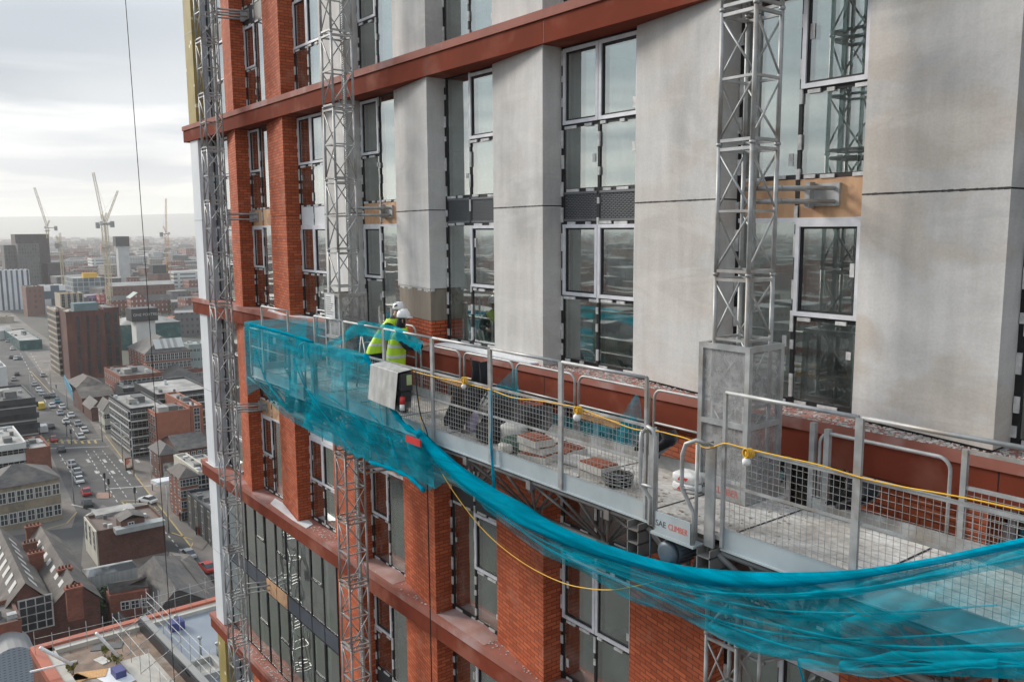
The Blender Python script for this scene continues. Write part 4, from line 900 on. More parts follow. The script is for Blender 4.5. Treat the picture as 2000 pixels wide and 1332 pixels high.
def worker(x, y, z, yaw, lab, lean, armL, armR, cloth, hood, headturn=0):
    """built facing +y (the wall) then turned by yaw; figures are in 0.9 m units, 1.97 = 1.77 m"""
    ca, sa = math.cos(yaw), math.sin(yaw)
    def P_(a, b, c): return (x + a * ca - b * sa, y + a * sa + b * ca, z + c)
    L = lean
    J = {'pelvis': ((0, 0, 1.02), (.155, .12)), 'waist': ((0, L * .25, 1.20), (.145, .11)), 'chest': ((0, L * .6, 1.42), (.175, .125)), 'neckb': ((0, L * .9, 1.62), (.10, .09)),
         'neck': ((0, L * 1.05, 1.69), .062), 'head': ((0, L * 1.2 + .02, 1.80), (.082, .095)), 'crown': ((0, L * 1.2 + .02, 1.90), (.07, .08))}
    E_ = [('pelvis', 'waist'), ('waist', 'chest'), ('chest', 'neckb'), ('neckb', 'neck'), ('neck', 'head'), ('head', 'crown')]
    for s, n, arm in ((-1, 'l', armL), (1, 'r', armR)):
        J['hip' + n] = ((s * .11, 0, .96), .115); J['knee' + n] = ((s * .13, .05 + .04 * s, .54), .075); J['ank' + n] = ((s * .14, -.02 + .08 * s, .12), .052); J['toe' + n] = ((s * .17, .17 + .08 * s, .055), .045)
        J['sh' + n] = ((s * .225, L * .8, 1.55), .078); J['el' + n] = (arm[0], .056); J['wr' + n] = (arm[1], .036)
        w = Vector(arm[1]); e = Vector(arm[0]); d = (w - e).normalized(); side = d.cross(Vector((0, 0, 1))).normalized(); dn = side.cross(d)
        J['palm' + n] = (tuple(w + d * .06), (.042, .022))
        E_ += [('pelvis', 'hip' + n), ('hip' + n, 'knee' + n), ('knee' + n, 'ank' + n), ('ank' + n, 'toe' + n), ('chest', 'sh' + n), ('sh' + n, 'el' + n), ('el' + n, 'wr' + n), ('wr' + n, 'palm' + n)]
        for k, (off, ln) in enumerate(((-.034, .075), (-.012, .088), (.012, .084), (.033, .068))):
            a = w + d * .105 + side * off; b1 = a + d * ln * .55 - dn * .012; b2 = b1 + d * ln * .35 - dn * .035
            J[f'f{n}{k}a'] = (tuple(a), .011); J[f'f{n}{k}b'] = (tuple(b1), .0095); J[f'f{n}{k}c'] = (tuple(b2), .008)
            E_ += [('palm' + n, f'f{n}{k}a'), (f'f{n}{k}a', f'f{n}{k}b'), (f'f{n}{k}b', f'f{n}{k}c')]
        t1 = w + d * .04 - side * s * .045 - dn * .01; t2 = t1 + d * .045 - side * s * .02 - dn * .015
        J['t' + n + 'a'] = (tuple(t1), .012); J['t' + n + 'b'] = (tuple(t2), .010); E_ += [('palm' + n, 't' + n + 'a'), ('t' + n + 'a', 't' + n + 'b')]
    J = {k: (P_(*v[0]), v[1]) for k, v in J.items()}
    body = skin_body('person', J, E_, [SKIN], None, 2, (x, y, z)); tag(body, lab, 'person', 'workers on the platform')
    hd = Vector(J['head'][0]); f = Vector((-math.sin(yaw + headturn), math.cos(yaw + headturn), 0)); rgt = Vector((math.cos(yaw + headturn), math.sin(yaw + headturn), 0))
    b = MB(); nose = hd + f * .10; b.add([nose + Vector((0, 0, .03)), nose + rgt * .018 - Vector((0, 0, .02)), nose - rgt * .018 - Vector((0, 0, .02)), nose + f * .028 - Vector((0, 0, .015))], ((0, 1, 3), (0, 3, 2), (1, 2, 3)))
    for s in (-1, 1): b.tube([hd + rgt * s * .088 + Vector((0, 0, .035)), hd + rgt * s * .10 - Vector((0, 0, .0)), hd + rgt * s * .088 - Vector((0, 0, .035))], .014, 6)
    b.build('facial_features', SKIN, body)
    b = MB()
    for s in (-1, 1): b.lathe(hd + f * .093 + rgt * s * .033 + Vector((0, 0, .02)), [(.003, -.01), (.012, -.004), (.012, .004), (.003, .01)], 8)
    b.build('eyes', RUB, body)
    b = MB(); b.tube([hd + f * .094 - rgt * .025 - Vector((0, 0, .045)), hd + f * .10 - Vector((0, 0, .047)), hd + f * .094 + rgt * .025 - Vector((0, 0, .045))], .006, 5); b.build('mouth', plain('lips', (.35, .15, .12)), body)
    # trousers, jacket, boots: fatter shells over the same joints
    def sub(ns, add, drop=()): return {n: (J[n][0], tuple(q + add for q in (J[n][1] if isinstance(J[n][1], tuple) else (J[n][1],) * 2))) for n in ns}
    tj = sub(['pelvis', 'waist', 'hipl', 'kneel', 'ankl', 'hipr', 'kneer', 'ankr'], .022)
    skin_body('trousers', tj, [('pelvis', 'waist'), ('pelvis', 'hipl'), ('hipl', 'kneel'), ('kneel', 'ankl'), ('pelvis', 'hipr'), ('hipr', 'kneer'), ('kneer', 'ankr')], NAVY, body)
    bj = {n: J[n] for n in ('ankl', 'toel', 'ankr', 'toer')}
    for n in ('l', 'r'): skin_body('boot', {'a': (J['ank' + n][0], .07), 'b': (tuple(Vector(J['ank' + n][0]) - Vector((0, 0, .05))), .075), 't': (J['toe' + n][0], .058)}, [('a', 'b'), ('b', 't')], RUB, body, 1)
    jj = sub(['waist', 'pelvis', 'chest', 'neckb', 'shl', 'ell', 'wrl', 'shr', 'elr', 'wrr'], .018); jj['pelvis'] = (tuple(Vector(J['pelvis'][0]) + Vector((0, 0, .02))), (.17, .14))
    skin_body('jacket', jj, [('waist', 'pelvis'), ('waist', 'chest'), ('chest', 'neckb'), ('chest', 'shl'), ('shl', 'ell'), ('ell', 'wrl'), ('chest', 'shr'), ('shr', 'elr'), ('elr', 'wrr')], cloth, body)
    hj = {'b': (tuple(Vector(J['neckb'][0]) + Vector((0, 0, .0))), (.115, .105)), 'm': (tuple(Vector(J['neck'][0]) - f * .03), (.105, .10))}
    if hood == 'up': hj['h'] = (tuple(hd - f * .02), (.108, .105)); hj['t'] = (tuple(hd - f * .02 + Vector((0, 0, .09))), (.09, .09))
    else: hj['h'] = (tuple(Vector(J['neck'][0]) - f * .09 + Vector((0, 0, .03))), (.08, .06))
    skin_body('hood', hj, [('b', 'm'), ('m', 'h')] + ([('h', 't')] if hood == 'up' else []), cloth if hood == 'up' else GREYC, body)
    # vest: shell round the torso
    def ring(c, rx, ry, n=22, lift=0):
        c = Vector(c); R_ = Vector((ca, sa, 0)); Fw = Vector((-sa, ca, 0))
        return [c + R_ * rx * math.copysign(abs(math.cos(t)) ** .8, math.cos(t)) + Fw * ry * math.copysign(abs(math.sin(t)) ** .8, math.sin(t)) + Vector((0, 0, lift * math.sin(3 * t))) for t in (2 * math.pi * k / n for k in range(n))] 
    V = [(0, L * .02, .93, .222, .185, .012), (0, L * .1, 1.05, .215, .18, .004), (0, L * .25, 1.18, .205, .168, 0), (0, L * .42, 1.31, .215, .165, 0), (0, L * .6, 1.43, .235, .165, 0), (0, L * .72, 1.52, .25, .15, 0), (0, L * .85, 1.60, .22, .13, 0), (0, L * .93, 1.665, .13, .115, 0)]
    def at(zc_):
        for q, w in zip(V, V[1:]):
            if q[2] <= zc_ <= w[2]: t = (zc_ - q[2]) / (w[2] - q[2]); return [q[i] + (w[i] - q[i]) * t for i in range(6)]
    def shell(rows, add): b = MB(); b.smooth = True; G = [];  \
        [G.append(ring(P_(q[0], q[1], q[2]), q[3] * 1.1 + add, q[4] * 1.12 + add, 22, q[5]) ) for q in rows]; G = [g + [g[0]] for g in G]; return b.grid(G)
    v = shell(V, 0).build('hi_vis_vest', HIVIS, body)
    for a_, c_ in ((1.09, 1.15), (1.29, 1.35)): shell([at(a_), at((a_ + c_) / 2), at(c_)], .006).build('reflective_band', REFL, v)
    for s in (-1, 1):
        b = MB(); pts = []
        for fb in (-1,):
            for q in (1.34, 1.43, 1.52, 1.60, 1.645):
                w = at(q); pts.append((s * .105, w[1] + fb * (w[4] * 1.12 + .006) * math.sqrt(max(.05, 1 - (.09 / w[3]) ** 2)) , q))
        G = [[Vector(P_(p[0] - .028, p[1] - .004, p[2])), Vector(P_(p[0] + .028, p[1] - .004, p[2]))] for p in pts]; b.grid(G).build('reflective_band', REFL, v)
    w = at(1.49); text('ACE', 'vest_lettering', .12, P_(-.10, w[1] - w[4] * 1.12 - .014, 1.44), TXD, v, (math.pi / 2 - .05, 0, yaw))
    # helmet
    b = MB(); c = hd + Vector((0, 0, .085)) + f * .005; b.lathe(c, [(.132, -.02), (.135, 0), (.132, .04), (.115, .085), (.085, .118), (.045, .136), (.008, .142)], 22)
    pts = []
    for k in range(9): a = -1.0 + 2.0 * k / 8; pts.append((c + f * (.13 * math.cos(a)) + rgt * .13 * math.sin(a), c + f * (.13 * math.cos(a) + .06 * math.cos(a * 1.3)) + rgt * .135 * math.sin(a) - Vector((0, 0, .02))))
    b.smooth = False; b.grid([[p, q] for p, q in pts]); b.grid([[p - Vector((0, 0, .012)), q - Vector((0, 0, .008))] for p, q in pts][::-1])
    b.box(c.x - .012, c.x + .012, c.y - .1, c.y + .1, c.z + .115, c.z + .128)
    h = b.build('helmet', HELM, body)
    return body, h, c, f
b1, h1, c1, f1 = worker(-14.42, -1.74, ZD, -.5, 'right worker in white helmet and yellow vest over black hood, reaching to the wall', .14, ((-.33, .22, 1.28), (-.18, .50, 1.30)), ((.37, .24, 1.30), (.32, .56, 1.34)), CLOTH, 'up', -.2)
b2, h2, c2, f2 = worker(-16.2, -1.2, ZD, -.7, 'left worker in white helmet with dark sticker, grey hood and yellow vest', .42, ((-.32, .50, 1.26), (-.12, .78, 1.26)), ((.33, .54, 1.28), (.24, .84, 1.30)), CLOTH, 'down', -.2)
b = MB()
for k in range(3): b.lathe(c2 + Vector((.03 + .02 * k, -.105, .05 + .01 * k)), [(.01, -.02), (.03, -.008), (.03, .008), (.01, .02)], 10)
b.build('helmet_sticker', TXD, h2)
# ---------------------------------------------------------------- ground, roads, hills, haze
ASPH = pm('asphalt', (.085, .083, .083), (.05, .05, .052), .09, .9, c3=(.11, .105, .10), s3=.16, detail=7)
PAVE = pm('paving', (.17, .155, .14), (.12, .112, .104), .2, .9, c3=(.24, .19, .165), s3=.1)
GRND = pm('city_ground', (.12, .11, .10), (.06, .06, .056), .012, .95, c3=(.06, .07, .045), s3=.02)
MARK = pm('road_paint', (.55, .55, .52), (.30, .30, .29), .8, .8); MYEL = pm('yellow_road_paint', (.45, .33, .12), None, .8, .8)
SLATE = pm('grey_slate_roof', (.105, .10, .098), (.055, .053, .053), .9, .8, stretch=(1, 1, 3), c3=(.15, .13, .115), s3=.25, detail=8)
SLATE2 = pm('brown_grey_tile_roof', (.13, .115, .105), (.075, .066, .06), .8, .85, c3=(.19, .165, .14), s3=.3, detail=8)
FLAT = pm('pale_flat_roof', (.42, .41, .39), (.22, .215, .205), .22, .85, c3=(.20, .19, .18), s3=.13); DFLAT = pm('dark_flat_roof', (.14, .14, .14), (.10, .10, .10), .2, .85)
WGL = pm('city_window_glass', (.05, .06, .07), (.02, .025, .03), .4, .15); WFR = plain('city_window_frame', (.55, .55, .53))
b = MB(); b.box(-12500, 12500, -12500, 12500, GZ - 1, GZ); g_ = b.build('ground', GRND, None, kind='structure')
def gpoly(name, pts, dz, m, kind='structure'):
    v = [on_z(*p) if len(p) == 2 else Vector(p) for p in pts]; b = MB(); b.add([(q.x, q.y, GZ + dz) for q in v], (tuple(range(len(v))),))
    # triangulate robustly through bmesh-free fan only for convex; use ngon otherwise
    o = b.build(name, m, None, kind=kind); return o
gpoly('pavement', [(-40, 560), (60, 640), (150, 700), (240, 790), (330, 905), (420, 1000), (520, 1100), (520, 1330), (300, 1250), (-120, 1260), (-120, 560)], .01, PAVE)
gpoly('road', [(-60, 630), (20, 638), (36, 672), (60, 703), (78, 728), (102, 757), (135, 777), (164, 802), (192, 850), (240, 905), (290, 962), (330, 1012), (372, 1066), (425, 1145), (470, 1215), (400, 1215), (350, 1115), (322, 1068), (270, 1020), (200, 985), (165, 1020), (158, 1110), (60, 1180), (-120, 1170), (-120, 1060), (10, 1048), (90, 1036), (140, 1030), (150, 1000), (132, 960), (100, 890), (80, 845), (60, 810), (30, 770), (10, 730), (-12, 690), (-60, 645)], .02, ASPH)
b = MB(); d_ = MB()
def dash(p, q, n, w, frac=.5, bb=None):
    A_, B_ = on_z(*p), on_z(*q); d = (B_ - A_); s = Vector((-d.y, d.x, 0)).normalized() * w / 2
    for k in range(n):
        a = A_ + d * (k / n); c = A_ + d * ((k + frac) / n); z = Vector((0, 0, .03 + GZ - a.z))
        (bb or b).add([a - s + z, a + s + z, c + s + z, c - s + z], ((0, 1, 2, 3),))
for p, q, n in [((168, 880), (232, 985), 14), ((183, 880), (250, 975), 14), ((200, 880), (270, 965), 14), ((112, 880), (165, 965), 10), ((40, 690), (92, 790), 14), ((60, 690), (120, 790), 14), ((150, 850), (120, 800), 6), ((315, 1030), (375, 1100), 8), ((125, 790), (170, 860), 8)]: dash(p, q, n, .22)
for p, q in [((205, 955), (300, 948)), ((82, 862), (200, 858)), ((88, 876), (212, 872)), ((140, 985), (250, 1010))]: dash(p, q, 1, .5, 1.0)
for k in range(7):
    x = 170 + k * 16; dash((x, 897 + (k % 2) * 22), (x + 5, 903 + (k % 2) * 22), 1, .7, 1.0)
b.build('road_markings', MARK, None, kind='structure')
for k in range(8): dash((238 + k * 9, 980 + k * 1.5), (262 + k * 8, 1004 + k * 1.2), 1, .3, 1.0, d_); dash((240 + k * 9, 1004 - k * 1), (262 + k * 7, 982 + k * 2), 1, .3, 1.0, d_)
for p, q in [((235, 978), (295, 976)), ((262, 1010), (312, 1000)), ((330, 1012), (372, 1066)), ((290, 962), (330, 1012)), ((205, 850), (290, 962)), ((80, 855), (190, 848)), ((60, 725), (130, 800)), ((335, 1040), (380, 1055)), ((380, 1055), (408, 1040)), ((378, 1058), (372, 1070)), ((150, 1000), (130, 1022)), ((130, 1022), (90, 1033))]: dash(p, q, 1, .28, 1.0, d_)
for k in range(9): dash((80 + k * 13, 858), (84 + k * 13, 866), 1, .6, 1.0, d_)
d_.build('yellow_road_markings', MYEL, None, kind='structure')
gpoly('pavement_island', [(186, 968), (192, 962), (214, 962), (219, 968), (212, 974), (190, 974)], .10, pm('reddish_paving', (.30, .19, .15), None, .4, .9))
gpoly('pavement_island', [(375, 1050), (400, 1040), (412, 1052), (395, 1075), (378, 1068)], .10, PAVE)
# hills
r_ = random.Random(5); rows = []
for i in range(120):
    a = math.radians(20 + 200 * i / 119); hh = 55 + 40 * math.sin(a * 5 + 1) + 30 * math.sin(a * 11) + 12 * math.sin(a * 31)
    c, s = math.cos(a), math.sin(a); rows.append([(-10500 * s, 10500 * c, GZ - 1), (-11500 * s, 11500 * c, GZ + 100 + hh * .8), (-12000 * s, 12000 * c, GZ + 125 + hh * 1.1), (-12300 * s, 12300 * c, GZ - 1)])
b = MB(); b.smooth = True; b.grid(rows).build('hills', pm('far_hills', (.09, .10, .07), None, .003, .95), None, kind='structure')
# ---------------------------------------------------------------- buildings of the city
def facade(name, wall, win, bw=3.0, bh=3.2, m=.8, wall2=None, rough=.7):
    mt, nt, bs, out, pos = newmat(name); sp = nt.nodes.new('ShaderNodeSeparateXYZ'); nt.links.new(pos, sp.inputs[0])
    co = nt.nodes.new('ShaderNodeCombineXYZ'); nt.links.new(math_(nt, 'ADD', sp.outputs[0], sp.outputs[1]), co.inputs[0]); nt.links.new(sp.outputs[2], co.inputs[1])
    bt = N(nt, 'ShaderNodeTexBrick', Scale=1.0); bt.offset = 0.0; bt.inputs['Brick Width'].default_value = bw; bt.inputs['Row Height'].default_value = bh; bt.inputs['Mortar Size'].default_value = m; bt.inputs['Mortar Smooth'].default_value = 0.0
    bt.inputs['Color1'].default_value = (*win, 1); bt.inputs['Color2'].default_value = (*[min(1, c * 2.2 + .01) for c in win], 1); bt.inputs['Mortar'].default_value = (*wall, 1)
    nt.links.new(co.outputs[0], bt.inputs['Vector']); c = mixc(nt, 1.0, bt.outputs[0], ramp(nt, noise(nt, pos, .12, 4), [(.3, (.85,) * 3), (.7, (1.1,) * 3)]), 'MULTIPLY')
    nn = nt.nodes.new('ShaderNodeNewGeometry'); sn = nt.nodes.new('ShaderNodeSeparateXYZ'); nt.links.new(nn.outputs['Normal'], sn.inputs[0])
    up = math_(nt, 'GREATER_THAN', sn.outputs[2], .5); c = mixc(nt, up, c, wall2 or (.22, .22, .22))
    setc(nt, bs.inputs['Base Color'], c); bs.inputs['Roughness'].default_value = rough; return mt
def X0(px, py): return on_z(px, py).x
WIN = {}
def win_mesh(w, h, fr):
    k = (w, h, fr)
    if k not in WIN:
        b = MB(); b.mi = 0; b.box(-w / 2, w / 2, -.06, .02, 0, h) ; b.mi = 1; b.box(-w / 2 + fr, w / 2 - fr, -.09, -.06, fr, h - fr)
        if fr > .05 and w > .8: b.mi = 0; b.box(-fr / 3, fr / 3, -.11, -.09, fr, h - fr); b.box(-w / 2 + fr, w / 2 - fr, -.11, -.09, h * .5 - fr / 3, h * .5 + fr / 3)
        me = bpy.data.meshes.new('window'); me.from_pydata([Vector(v) * K for v in b.v], [], b.f); me.materials.append(WFR if fr > .05 else DARKGREY); me.materials.append(WGL)
        for p, mi in zip(me.polygons, b.m): p.material_index = mi
        WIN[k] = me
    return WIN[k]
def windows(root, A_, B_, z0, z1, nx, nz, w, h, fr=.12, skip=0.0, name='window'):
    """a grid of windows on the wall from A_ to B_ (seen from outside with A_ on the left)"""
    A_ = Vector((A_[0], A_[1])); B_ = Vector((B_[0], B_[1])); d = (B_ - A_); L = d.length; d.normalize(); ang = math.atan2(d.y, d.x); me = win_mesh(w, h, fr); o_ = ORG[root.name]
    for i in range(nx):
        for j in range(nz):
            if rnd.random() < skip: continue
            p = A_ + d * L * (i + .5) / nx; z = z0 + (z1 - z0) * (j + .5) / nz - h / 2
            o = bpy.data.objects.new(name, me); scene.collection.objects.link(o); o.parent = root
            o.location = (Vector((p.x, p.y, z)) - o_) * K; o.rotation_euler = (0, 0, ang)
def block(name, lab, p0, p1, yt, X, depth=20, wall=None, roof=None, rot=0, group=None, cat='building', roofkind='flat', rh=3, L=None, base=GZ, win=None, winL=None, plant=0, cop=.5, zt=None):
    a = on_x(p0, yt, X); z = a.z if zt is None else zt; d = Vector((math.sin(rot), math.cos(rot))); v = ray(p1, yt); r2 = Vector((v.x, v.y)); c2 = Vector((CAM.x, CAM.y)); a2 = Vector((a.x, a.y))
    det = r2.x * -d.y + d.x * r2.y; q = a2 - c2; t = (q.x * -d.y + d.x * q.y) / det; Bp = c2 + r2 * t
    if L is not None: l = on_z(L[0], L[1], z); depth = max(4, (Vector((l.x, l.y)) - a2).length)
    nrm = Vector((-d.y, d.x)); Cp = Bp + nrm * depth; Dp = a2 + nrm * depth
    root = thing(name, (a2.x, a2.y, base), lab, cat, group); b = MB(); b.prism([tuple(a2), tuple(Bp), tuple(Cp), tuple(Dp)], base, z); b.build('wall', wall, root)
    if roof:
        r = MB(); ins = lambda P_, c_: tuple(P_ + (c_ - P_).normalized() * cop); cen = (a2 + Cp) / 2
        if roofkind == 'flat':
            r.prism([ins(P_, cen) for P_ in (a2, Bp, Cp, Dp)], z - .1, z + .05)
            w_ = MB()
            for P_, Q_ in ((a2, Bp), (Bp, Cp), (Cp, Dp), (Dp, a2)):
                s_ = (Q_ - P_).normalized(); n_ = Vector((-s_.y, s_.x)) * .35
                w_.prism([tuple(P_ - n_ * .1), tuple(Q_ - n_ * .1), tuple(Q_ + n_), tuple(P_ + n_)], z + .002, z + .55)
            w_.build('parapet', wall if base == GZ and z < -20 else roof, root)
        elif roofkind in ('gx', 'gy', 'hip'):
            o = .4; A1, B1, C1, D1 = a2 - nrm * o - d * o, Bp - nrm * o + d * o, Cp + nrm * o + d * o, Dp + nrm * o - d * o
            if roofkind == 'gx': m1, m2 = (A1 + B1) / 2, (C1 + D1) / 2
            elif roofkind == 'gy': m1, m2 = (A1 + D1) / 2, (B1 + C1) / 2
            else: k_ = min((B1 - A1).length, depth) / 2; m1, m2 = ((A1 + B1) / 2 + nrm * k_, (C1 + D1) / 2 - nrm * k_) if depth > (B1 - A1).length else ((A1 + D1) / 2 + d * k_, (B1 + C1) / 2 - d * k_)
            V3 = [(*A1, z), (*B1, z), (*C1, z), (*D1, z), (*m1, z + rh), (*m2, z + rh)]
            if roofkind == 'gx' or (roofkind == 'hip' and depth > (B1 - A1).length): F_ = [(0, 1, 4), (1, 2, 5, 4), (2, 3, 5), (3, 0, 4, 5)]
            else: F_ = [(3, 0, 4), (0, 1, 5, 4), (1, 2, 5), (2, 3, 4, 5)]
            if roofkind == 'hip': r.add(V3, F_)
            else:
                r.add(V3, [f for f in F_ if len(f) == 4]); w_ = MB(); g1 = ((a2 + Bp) / 2, (Cp + Dp) / 2) if roofkind == 'gx' else ((a2 + Dp) / 2, (Bp + Cp) / 2)
                if roofkind == 'gx': w_.add([(*a2, z), (*Bp, z), (*g1[0], z + rh * .95), (*Cp, z), (*Dp, z), (*g1[1], z + rh * .95)], [(0, 1, 2), (3, 4, 5)])
                else: w_.add([(*Dp, z), (*a2, z), (*g1[0], z + rh * .95), (*Bp, z), (*Cp, z), (*g1[1], z + rh * .95)], [(0, 1, 2), (3, 4, 5)])
                for q4 in (0, 1): w2 = MB(); w2.add(w_.v[q4 * 3:q4 * 3 + 3], [(0, 1, 2)]); w2.build('gable', wall, root)
        r.build('roof', roof, root)
    if roofkind == 'flat' and roof and z < -20 and a2.x > -700:
        for k in range(5): p = a2 + (Bp - a2) * rnd.uniform(.12, .88) + nrm * depth * rnd.uniform(.12, .88); w_ = MB(); s_ = rnd.uniform(.25, .6); w_.prism([(p.x - s_, p.y - s_), (p.x + s_, p.y - s_), (p.x + s_, p.y + s_), (p.x - s_, p.y + s_)], z, z + rnd.uniform(.4, 1.1)); w_.build('roof_vent', rnd.choice([GALV, DFLAT, WHB]), root)
    for k in range(plant):
        t, u, s_ = rnd.uniform(.2, .7), rnd.uniform(.2, .7), rnd.uniform(1, 2.6); p = a2 + (Bp - a2) * t + nrm * depth * u; w_ = MB(); w_.prism([(p.x - s_, p.y - s_ * .6), (p.x + s_, p.y - s_ * .6), (p.x + s_, p.y + s_ * .6), (p.x - s_, p.y + s_ * .6)], z, z + s_ * .8); w_.build('roof_plant', FLAT if k % 2 else DFLAT, root)
    if win: nx, nz, w, h = win[:4]; windows(root, a2, Bp, base + (win[5] if len(win) > 5 else 0), z, nx, nz, w, h, win[4] if len(win) > 4 else .12)
    if winL: nx, nz, w, h = winL[:4]; windows(root, Dp, a2, base + (winL[5] if len(winL) > 5 else 0), z, nx, nz, w, h, winL[4] if len(winL) > 4 else .12)
    return root, a2, Bp, Cp, Dp, z
CORT = pm('rusty_corten_cladding', (.125, .036, .024), (.06, .02, .016), 1.1, .8, stretch=(1, 1, .12), c3=(.16, .055, .03), s3=.12)
BEIGE = pm('beige_stone', (.40, .35, .28), (.33, .285, .23), .3, .85); CREAM = pm('cream_render', (.52, .50, .42), (.42, .40, .34), .3, .85)
STONE = pm('sandstone', (.30, .25, .18), (.20, .165, .12), .6, .9, c3=(.14, .12, .09), s3=.4); WHB = pm('white_office_wall', (.58, .59, .58), (.48, .49, .48), .2, .7)
BLKB = pm('black_cladding', (.025, .03, .038), (.015, .018, .022), .3, .4); GRC = pm('grey_concrete', (.34, .34, .33), (.26, .26, .255), .2, .85)
TEAL = pm('teal_glazing', (.03, .12, .12), (.015, .07, .075), .3, .25); GGRN = pm('grey_green_cladding', (.27, .33, .31), (.23, .28, .265), .2, .7)
# --- right of the main road, near to far
r = block('city_block', 'rusty red office block with vertical glass slots beside the main road', 128, 203, 612, X0(137, 744), wall=CORT, roof=BEIGE, L=(108, 605), plant=1)
for t in (.27, .52, .78): 
    for k in range(4): b = MB(); p = r[1] + (r[2] - r[1]) * (t + .012 * k); hh_ = (r[5] - GZ - 3) / 4; z0_ = GZ + 2 + k * hh_; b.box(p.x - .0, p.x + .15, p.y - .5, p.y + .5, z0_, z0_ + hh_ * .92); b.build('glass_slot', WGL if t != .52 else BLACK, r[0])
b = MB(); p = r[1] + (r[2] - r[1]) * .5; b.box(p.x - 12, p.x - 5, p.y - 3, p.y + 6, r[5], r[5] + 3.2); b.build('roof_plant', pm('teal_plant_screen', (.12, .20, .22), None, .3, .6), r[0])
r2_ = block('city_block', 'second rusty red block stepped behind the right corner of the first', 203, 232, 604, X0(137, 744) - 10, 26, CORT, DFLAT)
for k in range(5):
    for t in (.2, .72): b = MB(); p = r2_[1] + (r2_[2] - r2_[1]) * t; hh_ = (r2_[5] - GZ - 3) / 5; z0_ = GZ + 2 + k * hh_; b.box(p.x, p.x + .15, p.y - .7, p.y + .7, z0_, z0_ + hh_ * .9); b.build('glass_slot', WGL, r2_[0])
block('apartment_block', 'beige slab block with rows of windows, left of the rusty block', 108, 128, 607, X0(114, 735), 30, BEIGE, FLAT, L=(77, 601), winL=(8, 11, 1.2, 1.6, .04), win=(3, 11, 1.2, 1.6, .04))
block('apartment_block', 'beige tower with brown side standing behind the rusty block', 117, 163, 576, -560, 18, BEIGE, pm('brown_metal_roof', (.22, .15, .05), None, .3, .6), win=(4, 6, 1.8, 2.6, .1, 12), winL=(2, 4, .1, .1, .01, 12))
block('townhouse', 'cream gabled corner shop on the right of the main road', 203, 226, 803, X0(204, 846), wall=CREAM, roof=SLATE, L=(187, 795), roofkind='gx', rh=3, win=(3, 2, 1.3, 1.6), winL=(3, 2, 1.2, 1.5))
block('shop_row', 'low brick shop with brown roof nearest the blue hoarding', 160, 222, 778, X0(168, 806), 16, OLDBRICK, SLATE2, roofkind='gy', rh=2.5)
block('shop_row', 'low brown roofed shed under the rusty block', 150, 205, 757, X0(152, 772), 18, OLDBRICK, SLATE2, roofkind='hip', rh=3)
block('shop_row', 'small brick house with pitched roof beside the cream shop', 178, 206, 800, X0(180, 823), 12, OLDBRICK, SLATE, roofkind='gx', rh=2.5)
A1, A2 = on_z(150, 797), on_z(126, 748); b = MB(); b.prism([(A1.x, A1.y), (A1.x, A1.y + .3), (A2.x, A2.y + .3), (A2.x, A2.y)], GZ, GZ + 3.2); b.build('hoarding', pm('blue_hoarding', (.03, .25, .40), (.03, .2, .3), .15, .6), None, 'bright blue site hoarding along the right pavement of the main road', 'hoarding', org=A1)
def bands(root, A_, B_, z0, z1, n, m, h=.35, out=.12):
    b = MB(); A_ = Vector(A_); B_ = Vector(B_); d = (B_ - A_).normalized(); nn = Vector((d.y, -d.x)) * out
    for k in range(n): z = z0 + (z1 - z0) * (k + .5) / n; b.prism([tuple(A_ - d * out + nn), tuple(B_ + d * out + nn), tuple(B_ + d * out - nn), tuple(A_ - d * out - nn)], z, z + h)
    b.build('floor_band', m, root)
r = block('office_building', 'dark glass office with thin white floor bands and a white roof', 254, 322, 802, X0(268, 893), wall=BLKB, roof=FLAT, L=(217, 774), win=(8, 5, 2.4, 2.1, .06), winL=(14, 5, 2.4, 2.1, .06), plant=2)
bands(r[0], r[4], r[1], GZ, r[5], 6, WFR); bands(r[0], r[1], r[2], GZ, r[5], 6, WFR)
r = block('office_building', 'orange brick office block with a pale roof and roof terrace', 303, 371, 811, X0(300, 902), wall=ORBRICK, roof=FLAT, L=(268, 799), winL=(5, 5, 1.3, 1.9, .1), plant=2)
block('office_building', 'taller orange brick wing with a column of dark windows', 371, 396, 797, X0(300, 902) - 3, 24, ORBRICK, FLAT, win=(1, 6, 1.6, 1.9, .1), plant=1)
block('brick_building', 'brick corner shop with a mural above its white canopy', 313, 347, 889, X0(308, 944), wall=OLDBRICK, roof=SLATE, L=(300, 872), roofkind='hip', rh=2, winL=(3, 2, 1.1, 1.4))
p = on_x(318, 905, X0(308, 944) + .3); b = MB(); b.box(p.x, p.x + .1, p.y, p.y + 4.4, p.z - 3.2, p.z); b.build('mural', pm('pale_mural', (.45, .47, .42), (.12, .10, .09), 1.1, .7), None, 'pale mural panel on the brick corner shop', 'mural', org=p)
p = on_z(306, 946, GZ + 2.8); b = MB(); b.prism([(p.x - 1, p.y - 1), (p.x + 2.4, p.y - .4), (p.x + 2.4, p.y + 9), (p.x - 1, p.y + 9)], GZ + 3, GZ + 3.9); b.build('canopy', WHITEP, None, 'white canopy of the brick corner shop', 'canopy', org=p)
block('brick_building', 'low grey roofed brick shop right of the mural', 347, 408, 880, X0(345, 925), 14, OLDBRICK, SLATE, roofkind='gy', rh=2.5, win=(5, 2, 1.1, 1.4))
block('brick_building', 'brick corner building with arched ground floor by the side street', 352, 386, 934, X0(353, 1018), wall=CITYBRICK, roof=SLATE2, L=(343, 914), roofkind='hip', rh=1.5, win=(5, 4, 1.0, 1.6), winL=(3, 4, 1.0, 1.5))
